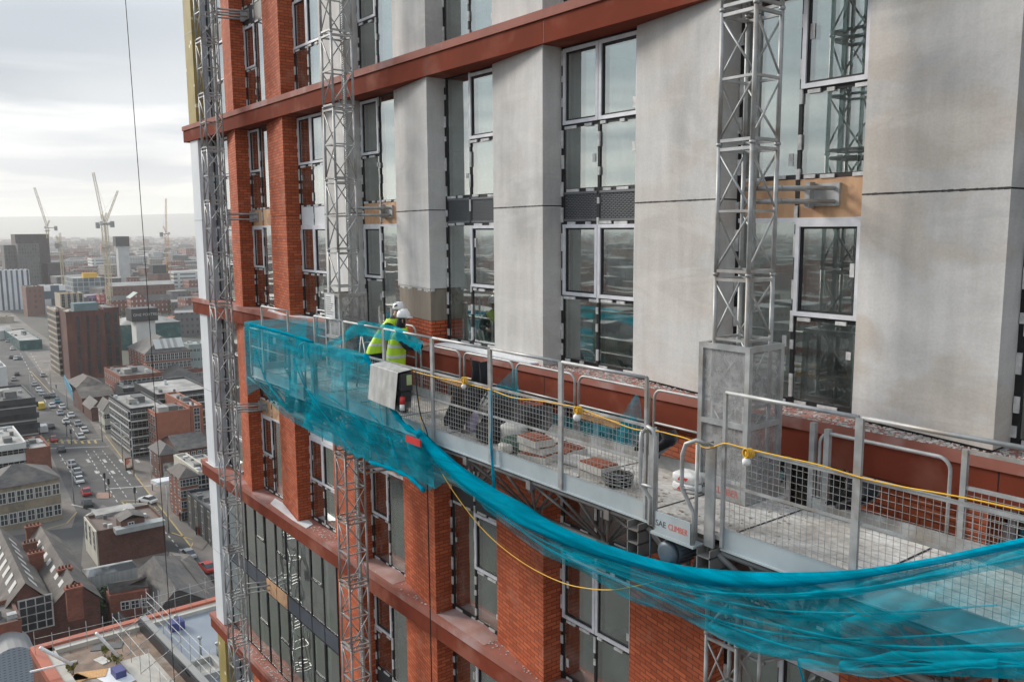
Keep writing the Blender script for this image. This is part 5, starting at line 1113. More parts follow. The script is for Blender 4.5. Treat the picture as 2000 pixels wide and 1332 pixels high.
block('office_building', 'cream office with tall window bays beside the brick corner building', 388, 414, 927, X0(392, 1008), 18, CREAM, FLAT, win=(3, 4, 1.7, 2.2, .14)); block('office_building', 'narrow grey glass office beyond the cream one', 414, 452, 932, X0(396, 1015), 18, GRC, FLAT, win=(4, 4, 1.5, 2.6, .06))
r = block('kiosk', 'bright blue shop front on the corner of the side street', 378, 412, 1003, X0(384, 1025), 9, plain('blue_shopfront', (.02, .22, .42)), DFLAT, cat='shop', win=(4, 1, 1.4, 1.6, .1))
block('office_building', 'black framed glass building tight against the tower mast', 414, 470, 1004, X0(420, 1070), 16, BLKB, DFLAT, win=(9, 3, 1.1, 2.4, .1), winL=(4, 3, 1.4, 2.4, .1))
r = block('brick_building', 'long flat roofed brick building with white windows below the rusty block', 235, 316, 738, X0(238, 800), wall=CITYBRICK, roof=DFLAT, L=(203, 720), win=(9, 3, 2.0, 1.7, .14), winL=(8, 3, 1.3, 1.4), plant=3)
block('brick_building', 'dark metal clad block in front of the flat roofed brick building', 241, 291, 762, X0(246, 812), 12, BLKB, DFLAT)
r = block('brick_building', 'red brick victorian warehouse with slate roof and square skylights', 284, 372, 692, X0(290, 760), wall=CITYBRICK, roof=SLATE, L=(256, 677), roofkind='hip', rh=5.5, win=(11, 4, 1.5, 2.6, .14), winL=(6, 4, 1.5, 2.4, .14))
for t in (.35, .5, .64, .78): a_ = r[1] + (r[2] - r[1]) * t; b = MB(); b.add([(a_.x - 1.2, a_.y - 1.8, r[5] + 1.0), (a_.x - 1.2, a_.y + 1.8, r[5] + 1.0), (a_.x - 4.6, a_.y + 1.8, r[5] + 4.4), (a_.x - 4.6, a_.y - 1.8, r[5] + 4.4)], ((0, 1, 2, 3),)); [None for _ in ()]; b.v = [(v[0], v[1], v[2] - .35) for v in b.v]; b.v = [(v[0] + .0, v[1], v[2] + .8) for v in b.v]; b.build('skylight', WFR, r[0])
block('office_building', 'grey green clad office at the tower corner', 369, 412, 676, X0(372, 748), wall=GGRN, roof=GRC, L=(364, 668), win=(6, 4, 1.2, 1.2, .08), depth=30)
block('brick_building', 'long low brick hall with tall white windows by the tower corner', 368, 412, 724, X0(370, 752), 8, CITYBRICK, GRC, win=(9, 1, 1.1, 3.6, .2))
block('warehouse', 'wide grey slate roofed hall between the warehouse and the white roofs', 320, 412, 757, X0(322, 772), 30, OLDBRICK, SLATE, roofkind='hip', rh=6)
r = block('office_building', 'low black and white modern office with a long white roof', 306, 412, 774, X0(312, 850), 26, BLKB, FLAT, win=(10, 4, 3.6, 2.0, .06)); bands(r[0], r[1], r[2], GZ, r[5], 5, WFR)
# --- left of the main road
r = block('office_building', 'black clad office at the left edge with rooftop plant', -25, 70, 790, X0(66, 862), 26, BLKB, DFLAT, win=(9, 4, 2.6, 1.6, .04), plant=4); bands(r[0], r[1], r[2], GZ, r[5], 3, GRC)
block('office_building', 'white angular roof edge at the left frame beyond the black office', -25, 13, 722, X0(14, 768), 34, WHB, FLAT, plant=2)
block('office_building', 'white rendered building with strip windows at the left edge', -25, 52, 878, X0(50, 938), 22, WHB, FLAT, win=(7, 3, 2.4, 1.3, .1), plant=1)
block('brick_building', 'red brick and white extension with glass roof terrace', 50, 99, 882, X0(92, 932), 14, CITYBRICK, FLAT, plant=1)
r = block('stone_building', 'two storey sandstone building with arched windows and slate roof', -25, 118, 958, X0(118, 1016), 12, STONE, SLATE, rot=-.06, roofkind='hip', rh=3.0, win=(8, 2, 1.5, 2.4, .16))
# --- far side blocks, mostly seen as masses
WS = facade('white_striped_facade', (.62, .65, .68), (.06, .08, .10), 3.2, 60, .95); DK = facade('dark_brown_tower_facade', (.065, .05, .048), (.03, .03, .035), 2.4, 3.0, .55); DK2 = facade('dark_grey_tower_facade', (.115, .112, .11), (.045, .05, .055), 2.0, 3.0, .5)
BR_ = facade('brick_mill_facade', (.19, .09, .065), (.05, .05, .055), 2.8, 3.4, .85, (.30, .28, .27)); BR2 = facade('red_house_facade', (.22, .075, .055), (.34, .32, .30), 2.6, 3.2, .9, (.12, .12, .12)); WF = facade('white_office_facade', (.60, .61, .60), (.06, .075, .09), 16, 3.6, 1.1, (.55, .55, .54))
GL_ = facade('glass_office_facade', (.40, .42, .42), (.07, .09, .10), 4, 3.4, .25, (.4, .4, .4)); GYF = facade('grey_block_facade', (.26, .25, .24), (.07, .07, .075), 3, 3.1, .8, (.3, .3, .29))
block('apartment_block', 'white block striped with dark vertical window bands at the left edge', -30, 57, 531, X0(50, 604), 22, WS, FLAT)
block('tower_block', 'tallest dark brown tower in the cluster at the left', 29, 95, 459, -960, 30, DK, DFLAT); block('tower_block', 'grey tower with white zigzag edge in front of the dark cluster', 34, 76, 478, -925, 20, DK2, DFLAT)
block('tower_block', 'left hand lower grey tower of the dark cluster', 7, 36, 481, -940, 25, DK2, DFLAT); block('tower_block', 'low dark brown wing right of the dark cluster', 92, 126, 516, -930, 25, DK, DFLAT)
block('apartment_block', 'brick flats with a dark blue stair tower right of the striped block', 50, 84, 562, -680, 20, BR_, DFLAT); block('apartment_block', 'dark blue and white flats beyond the beige tower', 82, 128, 560, -700, 20, facade('blue_white_facade', (.10, .14, .19), (.5, .52, .55), 9, 40, 2.6), FLAT)
r = block('office_building', 'glass office with a bright yellow rooftop box', 142, 204, 545, -800, 40, GL_, FLAT); b = MB(); q = on_x(163, 545, -806); b.box(-812, -806, q.y, q.y + 11, q.z, q.z + 5); b.build('roof_plant', YEL, r[0])
r = block('core_tower', 'pale concrete core tower capped by a dark box', 230, 251, 481, X0(240, 557), 11, facade('concrete_core', (.46, .47, .47), (.12, .12, .13), 8, 3.2, 3.3), None); b = MB(); b.box(r[1].x - 12, r[1].x + 1, r[1].y - 2, r[2].y + 1, r[5], r[5] + 10.5); b.build('climbing_screen', BLKB, r[0])
r = block('core_tower', 'short concrete core with a black screen beside the orange crane', 303, 326, 536, -860, 12, facade('concrete_core_short', (.50, .50, .49), (.12, .12, .13), 7, 3.2, 2.9), None); b = MB(); b.box(r[1].x - 13, r[1].x + 1, r[1].y - 2, r[2].y + 1, r[5], r[5] + 9); b.build('climbing_screen', BLKB, r[0])
block('office_building', 'white office with long dark window strips at the tower corner', 339, 402, 533, -880, 40, WF, FLAT); block('office_building', 'white banded office left of the concrete core', 180, 230, 505, -1250, 30, WF, FLAT)
block('mill', 'long brick mill with regular windows behind the cranes', 216, 341, 560, X0(280, 598), 22, BR_, GRC, roofkind='gy', rh=2.5)
block('terrace', 'row of red brick houses with white bays beyond the green glass building', 262, 352, 590, X0(300, 612), 12, BR2, SLATE, roofkind='gy', rh=4); block('terrace', 'red brick gabled house pair beyond the green glass building', 255, 284, 583, X0(270, 614), 12, BR2, GGRN, roofkind='gx', rh=4); block('terrace', 'red brick terrace behind the second rusty block', 214, 258, 588, X0(236, 612), 12, BR2, SLATE, roofkind='gy', rh=3)
block('apartment_block', 'purple and red clad block left of the twin cranes', 163, 196, 579, X0(180, 606), 20, plain('purple_cladding', (.30, .22, .46)), FLAT, win=(4, 2, 2.2, 2.2, .1)); block('apartment_block', 'crimson clad end block touching the purple one', 194, 206, 577, X0(196, 608), 16, facade('crimson_facade', (.36, .06, .06), (.3, .2, .2), 3, 3, .6), DFLAT)
r = block('office_building', 'green glass office with white pitched roof round the concrete core', 233, 352, 636, -455, 24, TEAL, FLAT, roofkind='hip', rh=4)
c_ = block('core_tower', 'white concrete core under a black banner with white lettering', 265, 303, 628, -436, 9, facade('white_core', (.60, .60, .58), (.06, .06, .06), 4.6, 3.0, 1.9, (.5, .5, .5)), None)
b = MB(); x_ = c_[1].x + 1.2; y0_, y1_ = c_[1].y - 2, c_[2].y + 1.2; b.box(x_ - 11, x_, y0_, y1_, c_[5], c_[5] + 6.2); bn = b.build('banner', BLKB, c_[0])
text('ONE PORTREAL', 'lettering', 1.85, (x_ + .05, y0_ + .7, c_[5] + 2.6), WFR, bn, (math.pi / 2, 0, math.pi / 2))
block('warehouse', 'beige rendered warehouse at the tower corner above the grey green office', 357, 402, 630, X0(365, 655), 30, BEIGE, GRC, win=(5, 2, .8, 1.0, .06)); block('warehouse', 'red roofed shed beside the green glass office', 338, 360, 622, X0(345, 640), 14, plain('red_shed', (.5, .12, .05)), None)
block('office_building', 'teal glass showroom with ribbed white roof beside the main road', 38, 82, 668, X0(40, 685), 30, TEAL, FLAT, L=(26, 645), plant=1); block('shed', 'tan roofed shed at the left edge beyond the showroom', -20, 27, 622, X0(20, 630), 10, BEIGE, pm('tan_roof', (.5, .36, .18), None, .3, .7))
block('low_building', 'glass market hall at the left edge with white ridged roof', -20, 22, 648, X0(16, 662), 16, WHB, FLAT, roofkind='gy', rh=2)
# ---------------------------------------------------------------- pub and terraces in the middle
pX = X0(190, 1108); r = block('public_house', 'old corner pub with cream front, curved parapet and bare brick side wall', 190, 323, 1043, pX, wall=OLDBRICK, roof=pm('rusty_brown_flat_roof', (.16, .12, .10), (.11, .085, .075), .4, .85), L=(172, 1012), cat='pub')
zp = r[5]; b = MB(); c2 = (r[4] + r[3]) / 2; w_ = (r[3] - r[4]).length / 2
arc = [(c2.x - w_ * .55 * math.sin(t), c2.y - w_ * math.cos(t)) for t in (math.pi * k / 16 for k in range(17))]
b.prism([tuple(r[4])] + arc[1:-1] + [tuple(r[3])], GZ, zp + .4); b.build('curved_front', CREAM, r[0]); b = MB(); b.prism([tuple(r[4] + Vector((.0, .5)))] + [(c2.x - w_ * .5 * math.sin(t), c2.y - w_ * .93 * math.cos(t)) for t in (math.pi * k / 16 for k in range(1, 16))] + [tuple(r[3] - Vector((0, .5)))], zp + .3, zp + .42); b.build('front_roof', DFLAT, r[0])
b = MB(); b.prism([(r[1].x - .1, r[1].y - .25), (r[1].x - .1, r[1].y), (r[4].x, r[4].y), (r[4].x, r[4].y - .25)], GZ, zp + .5); b.build('cream_side', CREAM, r[0]); windows(r[0], r[4] - Vector((0, .26)), r[1] - Vector((0, .26)), GZ + 3, zp, 3, 2, 1.3, 2.2, .14)
q = on_z(205, 1003, zp); b = MB(); b.prism([(q.x - 2, q.y - 2), (q.x + 2.0, q.y - 2), (q.x + 2, q.y + 5), (q.x - 2, q.y + 5)], zp, zp + .6); b.build('roof_patch', FLAT, r[0])
q = on_z(258, 1030, zp); b = MB(); b.prism([(q.x - 3, q.y - 2), (q.x + 1.0, q.y - 2), (q.x + 1.0, q.y + 2), (q.x - 3, q.y + 2)], zp, zp + 1.9); b.build('dormer', OLDBRICK, r[0]); b = MB(); b.add([(q.x + 1.3, q.y - 2.3, zp + 1.9), (q.x + 1.3, q.y + 0, zp + 2.8), (q.x - 3.2, q.y + 0, zp + 2.8), (q.x - 3.2, q.y - 2.3, zp + 1.9), (q.x + 1.3, q.y + 2.3, zp + 1.9), (q.x - 3.2, q.y + 2.3, zp + 1.9)], ((0, 1, 2, 3), (1, 4, 5, 2))); b.build('dormer_roof', SLATE, r[0]); windows(r[0], (q.x + 1.02, q.y - 1.5), (q.x + 1.02, q.y + .8), zp + .2, zp + 1.7, 1, 1, 1.1, 1.1, .14)
b = MB(); q = on_z(228, 1046, zp); b.box(q.x - 2.6, q.x - .3, q.y, min(q.y + 9, r[2].y - .5), zp, zp + .9); b.build('lead_box', pm('pale_lead', (.34, .36, .36), None, .5, .6), r[0])
def chimney(px, py, z, w, d, h, lab, pots=4):
    q = on_z(px, py, z); rt = thing('chimney_stack', (q.x, q.y, z - 2), lab, 'chimney', 'brick chimney stacks on the terraces'); b = MB(); b.box(q.x - w / 2, q.x + w / 2, q.y - d / 2, q.y + d / 2, z - 2, z + h); b.box(q.x - w / 2 - .15, q.x + w / 2 + .15, q.y - d / 2 - .15, q.y + d / 2 + .15, z + h, z + h + .3); b.build('stack', CITYBRICK, rt)
    for k in range(pots): b = MB(); y_ = q.y - d / 2 + d * (k + .5) / pots; b.lathe((q.x, y_, z + h + .3), [(.14, 0), (.11, .4), (.13, .44)], 8); b.build('chimney_pot', CITYBRICK, rt)
def pitched(name, lab, E_, ze, R2_, zr, wall, roof, cat='building'):
    """E_: four eave corners (px) on z=ze, near-left first, anticlockwise from above; R2_: two ridge ends (px) on z=zr"""
    e = [on_z(*p, ze) for p in E_]; g = [on_z(*p, zr) for p in R2_]; rt = thing(name, (e[0].x, e[0].y, GZ), lab, cat)
    b = MB(); b.prism([(p.x, p.y) for p in e], GZ, ze); b.build('wall', wall, rt)
    b = MB(); v = [(p.x, p.y, ze + .05) for p in e] + [tuple(p) for p in g]; b.add(v, ((0, 1, 4), (1, 2, 5, 4), (2, 3, 5), (3, 0, 4, 5))); b.build('roof', roof, rt); return rt, e, g
# big slate roofs in the middle
pitched('slate_roof_hall', 'large dark slate roofed hall left of the red car', [(298, 1205), (432, 1180), (352, 1085), (262, 1118)], -50.5, [(345, 1150), (300, 1085)], -46.5, OLDBRICK, SLATE)
pitched('slate_roof_hall', 'low brown slate roof running along the side street by the parked cars', [(352, 1185), (440, 1172), (372, 1083), (330, 1078)], -52, [(402, 1158), (355, 1095)], -49.5, OLDBRICK, SLATE2)
pitched('brick_house', 'small brick house with dark grey roof and white windows in the yard', [(213, 1160), (290, 1146), (285, 1130), (208, 1140)], -48.5, [(210, 1140), (287, 1126)], -47, CITYBRICK, SLATE)
rt = thing('brick_house', on_z(213, 1220), 'brick rear wing with white framed windows behind the yard', 'building'); A_ = on_z(213, 1160, -48.4); B_ = on_z(290, 1148, -48.4); b = MB(); b.prism([(A_.x + .2, A_.y), (B_.x + .2, B_.y), (B_.x - 2, B_.y), (A_.x - 2, A_.y)], GZ, -48.6); b.build('wall', CITYBRICK, rt); windows(rt, (A_.x + .25, A_.y), (B_.x + .25, B_.y), GZ + 2, -48.6, 4, 2, 1.2, 1.3, .14, .3)
pitched('warehouse', 'grey corrugated warehouse with a rounded roof beside the pub', [(172, 1128), (268, 1108), (258, 1093), (160, 1112)], -47.5, [(175, 1112), (258, 1096)], -46.6, pm('pale_corrugated_wall', (.36, .37, .36), (.26, .27, .265), 1.2, .7, stretch=(3, 3, .1)), pm('patched_metal_roof', (.30, .31, .31), (.06, .065, .07), .22, .5, lo=.42, hi=.52))
pitched('outbuilding', 'small slate roofed outbuilding next to the green tree', [(218, 1245), (272, 1232), (248, 1200), (210, 1212)], -53, [(247, 1214), (228, 1195)], -50, OLDBRICK, SLATE); pitched('outbuilding', 'second small slate outbuilding right of the first', [(282, 1225), (338, 1212), (322, 1183), (268, 1195)], -53, [(300, 1202), (290, 1186)], -50.5, OLDBRICK, SLATE2)
pitched('outbuilding', 'lean-to with pale grey roof above the blue membrane roof', [(368, 1178), (412, 1168), (400, 1155), (358, 1163)], -51, [(363, 1160), (402, 1153)], -50.2, OLDBRICK, GRC)
# terrace with skylights at the bottom left
tX = X0(150, 1305); r = block('terrace_house', 'brick gable end of the long slate roofed terrace at the bottom left', 98, 196, 1192, tX, 48, OLDBRICK, SLATE2, roofkind='gx', rh=3.6, cat='house', L=(40, 1078)); zg = r[5]
for k, (px, py, w, d, h, lb) in enumerate([(146, 1180, 1.0, 1.9, 2.2, 'nearest chimney on the brick gable end'), (128, 1135, .9, 1.7, 1.7, 'chimney behind the gable, second from the front'), (72, 1108, .9, 1.9, 2.1, 'chimney halfway along the terrace roof'), (60, 1080, .9, 1.8, 1.5, 'chimney behind the halfway one'), (66, 1050, 1.0, 2.1, 1.8, 'farthest chimney at the street end of the terrace')]): chimney(px, py, zg + 1.5, w, d, h, lb)
r2_ = block('terrace_house', 'left half of the terrace with white framed back windows', 8, 98, 1195, tX + 1, 60, OLDBRICK, SLATE2, roofkind='gx', rh=3.4, cat='house', L=(-38, 1078)); windows(r2_[0], r2_[1] + (r2_[2] - r2_[1]) * .38, r2_[2], GZ + 8, r2_[5] + .5, 3, 3, 1.9, 2.3, .2)
for rr, side in ((r, -1), (r2_, 1), (r2_, -1)):
    A_, B_, C_, D_, z_ = rr[1:]; n_ = (D_ - A_).normalized(); e_ = (B_ - A_).normalized(); W2 = (B_ - A_).length / 2
    dl = (D_ - A_).length
    for k in range(7):
        u = dl * (.08 + .12 * k); s0, s1 = .22, .72; b = MB(); o1 = (A_ + B_) / 2 + side * e_ * W2 * (1 - s0) + n_ * u; o2 = (A_ + B_) / 2 + side * e_ * W2 * (1 - s1) + n_ * u; h_ = 3.5
        b.add([(*o1, z_ + h_ * s0 + .25), (*(o1 + n_ * 1.3), z_ + h_ * s0 + .25), (*(o2 + n_ * 1.3), z_ + h_ * s1 + .25), (*o2, z_ + h_ * s1 + .25)], ((0, 1, 2, 3),)); b.build('skylight', WFR, rr[0])
block('brick_building', 'tall dark brick wall end at the bottom left corner', -40, 44, 1238, X0(40, 1390), 8, CITYBRICK, SLATE, cat='house')
b = MB(); q = on_x(-30, 1262, X0(20, 1420)); rows = []
for i in range(12): a = math.pi * i / 11; rows.append([(q.x + 2, q.y + 2.6 - 2.6 * math.cos(a), q.z - 2.8 + 2.6 * math.sin(a)), (q.x - 4, q.y + 2.6 - 2.6 * math.cos(a), q.z - 2.8 + 2.6 * math.sin(a))])
rows = [[(p_[0], p_[1], GZ) for p_ in rows[0]]] + rows + [[(p_[0], p_[1], GZ) for p_ in rows[-1]]]
b.grid(rows); b.add([(p_[0][0], p_[0][1], p_[0][2]) for p_ in rows], (tuple(range(len(rows))),)); b.build('striped_facade', facade('blue_grey_pattern', (.30, .35, .40), (.04, .05, .07), .5, .3, .12), None, 'rounded building with blue grey patterned front at the bottom left corner', 'building', org=(q.x, q.y, GZ))
# tree in the yard and scattered trees
LEAF = pm('dark_leaves', (.05, .085, .03), (.02, .035, .014), 1.2, .8); TWIG = pm('bare_twigs', (.10, .08, .06), None, 2, .9)
def tree(x, y, z, h, rad, m, lab, n=260, seed=1, group='trees between the houses', s=.45):
    r_ = random.Random(seed); rt = thing('tree', (x, y, z), lab, 'tree', group); b = MB(); b.tube([(x, y, z), (x + .1, y, z + h * .4), (x, y + .1, z + h * .8)], [h * .035, h * .025, h * .008], 6)
    for k in range(6): a = r_.uniform(0, 6.3); b.tube([(x, y, z + h * .35), (x + rad * .6 * math.cos(a), y + rad * .6 * math.sin(a), z + h * r_.uniform(.55, .85))], [h * .012, h * .004], 5)
    b.build('trunk', TWIG, rt); c = MB(); lob = [(r_.gauss(0, .35) * rad, r_.gauss(0, .35) * rad, h * r_.uniform(.45, .9), rad * r_.uniform(.3, .55)) for _ in range(8)]
    for k in range(n):
        L_ = r_.choice(lob); v = Vector((r_.gauss(0, 1), r_.gauss(0, 1), r_.gauss(0, 1))).normalized() * L_[3] * r_.uniform(.5, 1.1); p = Vector((x + L_[0], y + L_[1], z + L_[2])) + v
        u = Vector((r_.gauss(0, 1), r_.gauss(0, 1), r_.gauss(0, 1))).normalized(); w = u.cross(Vector((.3, .5, .8))).normalized(); c.add([p - u * s, p + w * s * .6, p + u * s, p - w * s * .6], ((0, 1, 2, 3),))
    c.build('crown', m, rt)
q = on_z(207, 1262); tree(q.x, q.y, GZ, 9.5, 3.2, LEAF, 'dark green conifer in the yard between the gable and the outbuildings', 900, 3, 'green tree', .35)
for k, (px, py) in enumerate([(345, 605), (362, 610), (352, 622), (330, 616), (375, 598), (236, 626), (245, 632)]): q = on_z(px, py); tree(q.x, q.y, GZ, rnd.uniform(8, 12), 4, TWIG if k % 3 else LEAF, 'bare winter tree among the far red houses', 160, k + 9, s=.6)
# ---------------------------------------------------------------- roof of the neighbouring site
ZR = -28.0
def z28(px, py, z=ZR): p = on_z(px, py, z); return Vector((p.x, p.y))
a, c = z28(62, 1277), z28(439, 1173); e = z28(96, 1334); ext = c + (c - a) * .25; nr = e + (e - a) * 2.2; nr2 = nr + (ext - a)
SR = thing('site_building', (a.x, a.y, GZ), 'lower building of the site with a brown roof deck and a blue grey membrane roof', 'building')
b = MB(); b.prism([tuple(a), tuple(ext), tuple(nr2), tuple(nr)], GZ, ZR); b.build('wall', CITYBRICK, SR)
b = MB(); u = (ext - a).normalized(); w = (nr - a).normalized()
REDC = pm('red_coping', (.42, .12, .07), (.34, .10, .06), .8, .7); CRM = pm('cream_upstand', (.50, .47, .42), (.40, .38, .34), .8, .8)
def strip(P_, Q_, d, o0, o1, z0, z1, m, name, par=SR): b = MB(); b.prism([tuple(P_ + d * o0), tuple(Q_ + d * o0), tuple(Q_ + d * o1), tuple(P_ + d * o1)], z0, z1); return b.build(name, m, par)
strip(a, ext, w, -.1, .5, ZR, ZR + .55, REDC, 'parapet_coping'); strip(a, nr, u, -.1, .6, ZR + .003, ZR + .553, REDC, 'parapet_coping'); strip(a, ext, w, .5, 1.2, ZR, ZR + .35, CRM, 'upstand'); strip(a, nr, u, .6, 1.3, ZR, ZR + .35, CRM, 'upstand')
m0 = z28(286, 1224); b = MB(); BRD = pm('brown_deck_debris', (.30, .215, .16), (.16, .115, .09), .9, .9, c3=(.40, .37, .33), s3=.5)
b.prism([tuple(a), tuple(m0), tuple(m0 + w * 40), tuple(nr)], ZR + .01, ZR + .03); b.build('roof_deck', BRD, SR)
b = MB(); MEM = pm('blue_grey_membrane', (.235, .27, .315), (.20, .235, .28), .5, .45, c3=(.28, .31, .34), s3=.25); b.prism([tuple(m0), tuple(ext), tuple(nr2), tuple(m0 + w * 40)], ZR + .01, ZR + .05); b.build('membrane_roof', MEM, SR)
strip(m0, m0 + w * 40, u, -.45, .0, ZR, ZR + 1.0, GRC, 'dividing_wall'); strip(m0, m0 + w * 40, u, -.6, -.45, ZR, ZR + .9, BLKB, 'dividing_wall')
q = z28(262, 1300); b = MB(); b.prism([tuple(m0 - u * 3.2 + w * 4.5), tuple(m0 - u * 1.2 + w * 4.5), tuple(m0 - u * 1.2 + w * 20), tuple(m0 - u * 2.8 + w * 20)], ZR + .03, ZR + .06); b.build('paving_slabs', CRM, SR)
# loose boards on the deck
rr_ = random.Random(4)
def on_deck(lab, name, cat, px, py, sx, sy, h, m, rot=0.3, z=ZR + .035):
    q = on_z(px, py, z); ca, sa = math.cos(rot), math.sin(rot); b = MB(); b.prism([(q.x + i * ca - j * sa, q.y + i * sa + j * ca) for i, j in ((-sx, -sy), (sx, -sy), (sx, sy), (-sx, sy))], z, z + h); return loose(name, b, m, lab, cat, org=q)
BLU = plain('blue_crate_paint', (.06, .07, .22)); on_deck('blue steel box standing on the brown roof deck', 'steel_box', 'box', 232, 1318, .55, .35, .5, BLU, .1); on_deck('pale boards under the blue steel box', 'board', 'board', 225, 1322, 1.5, .8, .02, WHITEP, .3)
for k, (px, py) in enumerate([(112, 1312), (118, 1326), (210, 1262), (150, 1326), (200, 1290), (176, 1318)]): on_deck(['dark sheet lying near the left end of the brown roof deck', 'second dark sheet lying below the first on the brown deck', 'dark sheet near the far parapet of the brown deck', 'timber pallet on the brown deck left of the crates', 'pale offcut board in the middle of the brown deck', 'timber offcut pile left of the blue steel box'][k], 'loose_sheet', 'sheet', px, py, rr_.uniform(.5, 1.1), rr_.uniform(.3, .6), .06, [BLACK, BLKB, DFLAT, TIMB, PAPER, TIMB][k], rr_.uniform(0, 1.5))
for k, (px, py) in enumerate([(205, 1283), (228, 1297), (143, 1317)]): q = on_z(px, py, ZR); tree(q.x, q.y, ZR, 1.0, .5, pm('yellow_green_shrub', (.22, .20, .04), (.08, .09, .02), 3, .9), ['small yellow green bush near the far parapet', 'yellow green bush behind the blue steel box', 'yellow green bush under the left white tube'][k], 220, 40 + k, 'bushes on the roof deck', .09)
def pole(lab, p, q, zp, zq, r, m=WHT, name='scaffold_tube'):
    A_ = on_z(*p, zp); B_ = on_z(*q, zq); b = MB(); b.tube([A_, B_], r, 8); return loose(name, b, m, lab, 'tube')
pole('thick white tube reaching from the left parapet over the brown deck', (78, 1264), (140, 1297), ZR + 3.2, ZR + 1.2, .11); pole('thick white tube reaching over the far parapet', (188, 1236), (230, 1280), ZR + 3.4, ZR + .8, .11); pole('long white tube lying across the left corner of the deck', (58, 1312), (150, 1290), ZR + 1.1, ZR + 1.1, .08)
# scaffold rails round both roofs
sc_ = thing('scaffold', (m0.x, m0.y, ZR), 'galvanised scaffold rails along the far parapet and the dividing wall', 'scaffold'); b = MB()
def railrun(P_, Q_, n, z0, hs, r=.022):
    for h in hs: b.tube([(*P_, z0 + h), (*Q_, z0 + h)], r, 5)
    for k in range(n + 1): p = P_ + (Q_ - P_) * k / n; vt = MB(); vt.tube([(*p, z0 - .4), (*p, z0 + max(hs) + rr_.uniform(.1, .7))], r, 5); vt.build('standard_tube', GALV, sc_)
railrun(a + w * 1.4, m0 + w * 1.4, 7, ZR, (1.1, 1.7)); railrun(m0 - u * .2, ext - u * .2 + w * 0, 8, ZR + .4, (1.2, 1.8)); railrun(m0 + w * .5, m0 + w * 26, 14, ZR + .6, (1.0, 1.7, 2.4)); railrun(m0 - u * 2.6 + w * 1, m0 - u * 2.6 + w * 26, 12, ZR, (1.0, 2.0))
for k in range(8): p = m0 - u * 1.4 + w * (1 + k * 3.2); b.tube([(*(p - u * 1.2), ZR + .2), (*(p + u * 1.2 + w * 1.4), ZR + 2.4)], .03, 5)
b.build('ledger_tube', GALV, sc_)
ub = on_z(398, 1312, ZR + .05); ro = thing('roof_hatch', (ub.x, ub.y, ZR + .05), 'open square roof hatch with upstand on the blue grey membrane roof', 'roof hatch'); b = MB(); z = ZR + .05
for x0, x1, y0, y1 in ((-1.4, 1.4, -1.2, -.8), (-1.4, 1.4, .8, 1.2), (-1.4, -1.0, -.8, .8), (1.0, 1.4, -.8, .8)): b.box(ub.x + x0, ub.x + x1, ub.y + y0, ub.y + y1, z, z + .5)
b.build('upstand', GRC, ro); b = MB(); b.box(ub.x - 1, ub.x + 1, ub.y - .8, ub.y + .8, z, z + .05); b.build('opening', CRM, ro); b = MB(); b.add([(ub.x - 1.4, ub.y - 1.2, z + .5), (ub.x + 1.4, ub.y - 1.2, z + .5), (ub.x + 1.2, ub.y - 2.2, z + 2.0), (ub.x - 1.2, ub.y - 2.2, z + 2.0)], ((0, 1, 2, 3), (3, 2, 1, 0))); b.v[2:] = [(v[0], v[1] + 0, v[2]) for v in b.v[2:]]; b.build('lid', DFLAT, ro)
for px, py, h, lb in ((345, 1224, .9, 'vent pipe with dark base near the far edge of the membrane roof'), (392, 1278, 1.3, 'vent pipe above the roof hatch'), (426, 1290, 1.3, 'vent pipe by the tower corner on the membrane roof')):
    q = on_z(px, py, ZR + .05); b = MB(); b.tube([(q.x, q.y, ZR + .05), (q.x, q.y, ZR + .05 + h)], .09, 8); b.tube([(q.x, q.y, ZR + h), (q.x, q.y, ZR + h + .14)], .16, 8); loose('vent_pipe', b, GALV, lb, 'vent pipe', org=q)
q = on_z(345, 1228, ZR); b = MB(); b.box(q.x - .5, q.x + .5, q.y - .5, q.y + .5, ZR + .05, ZR + .7); loose('vent_box', b, BLU, 'dark blue box under the vent pipe on the membrane roof', 'box', org=q)
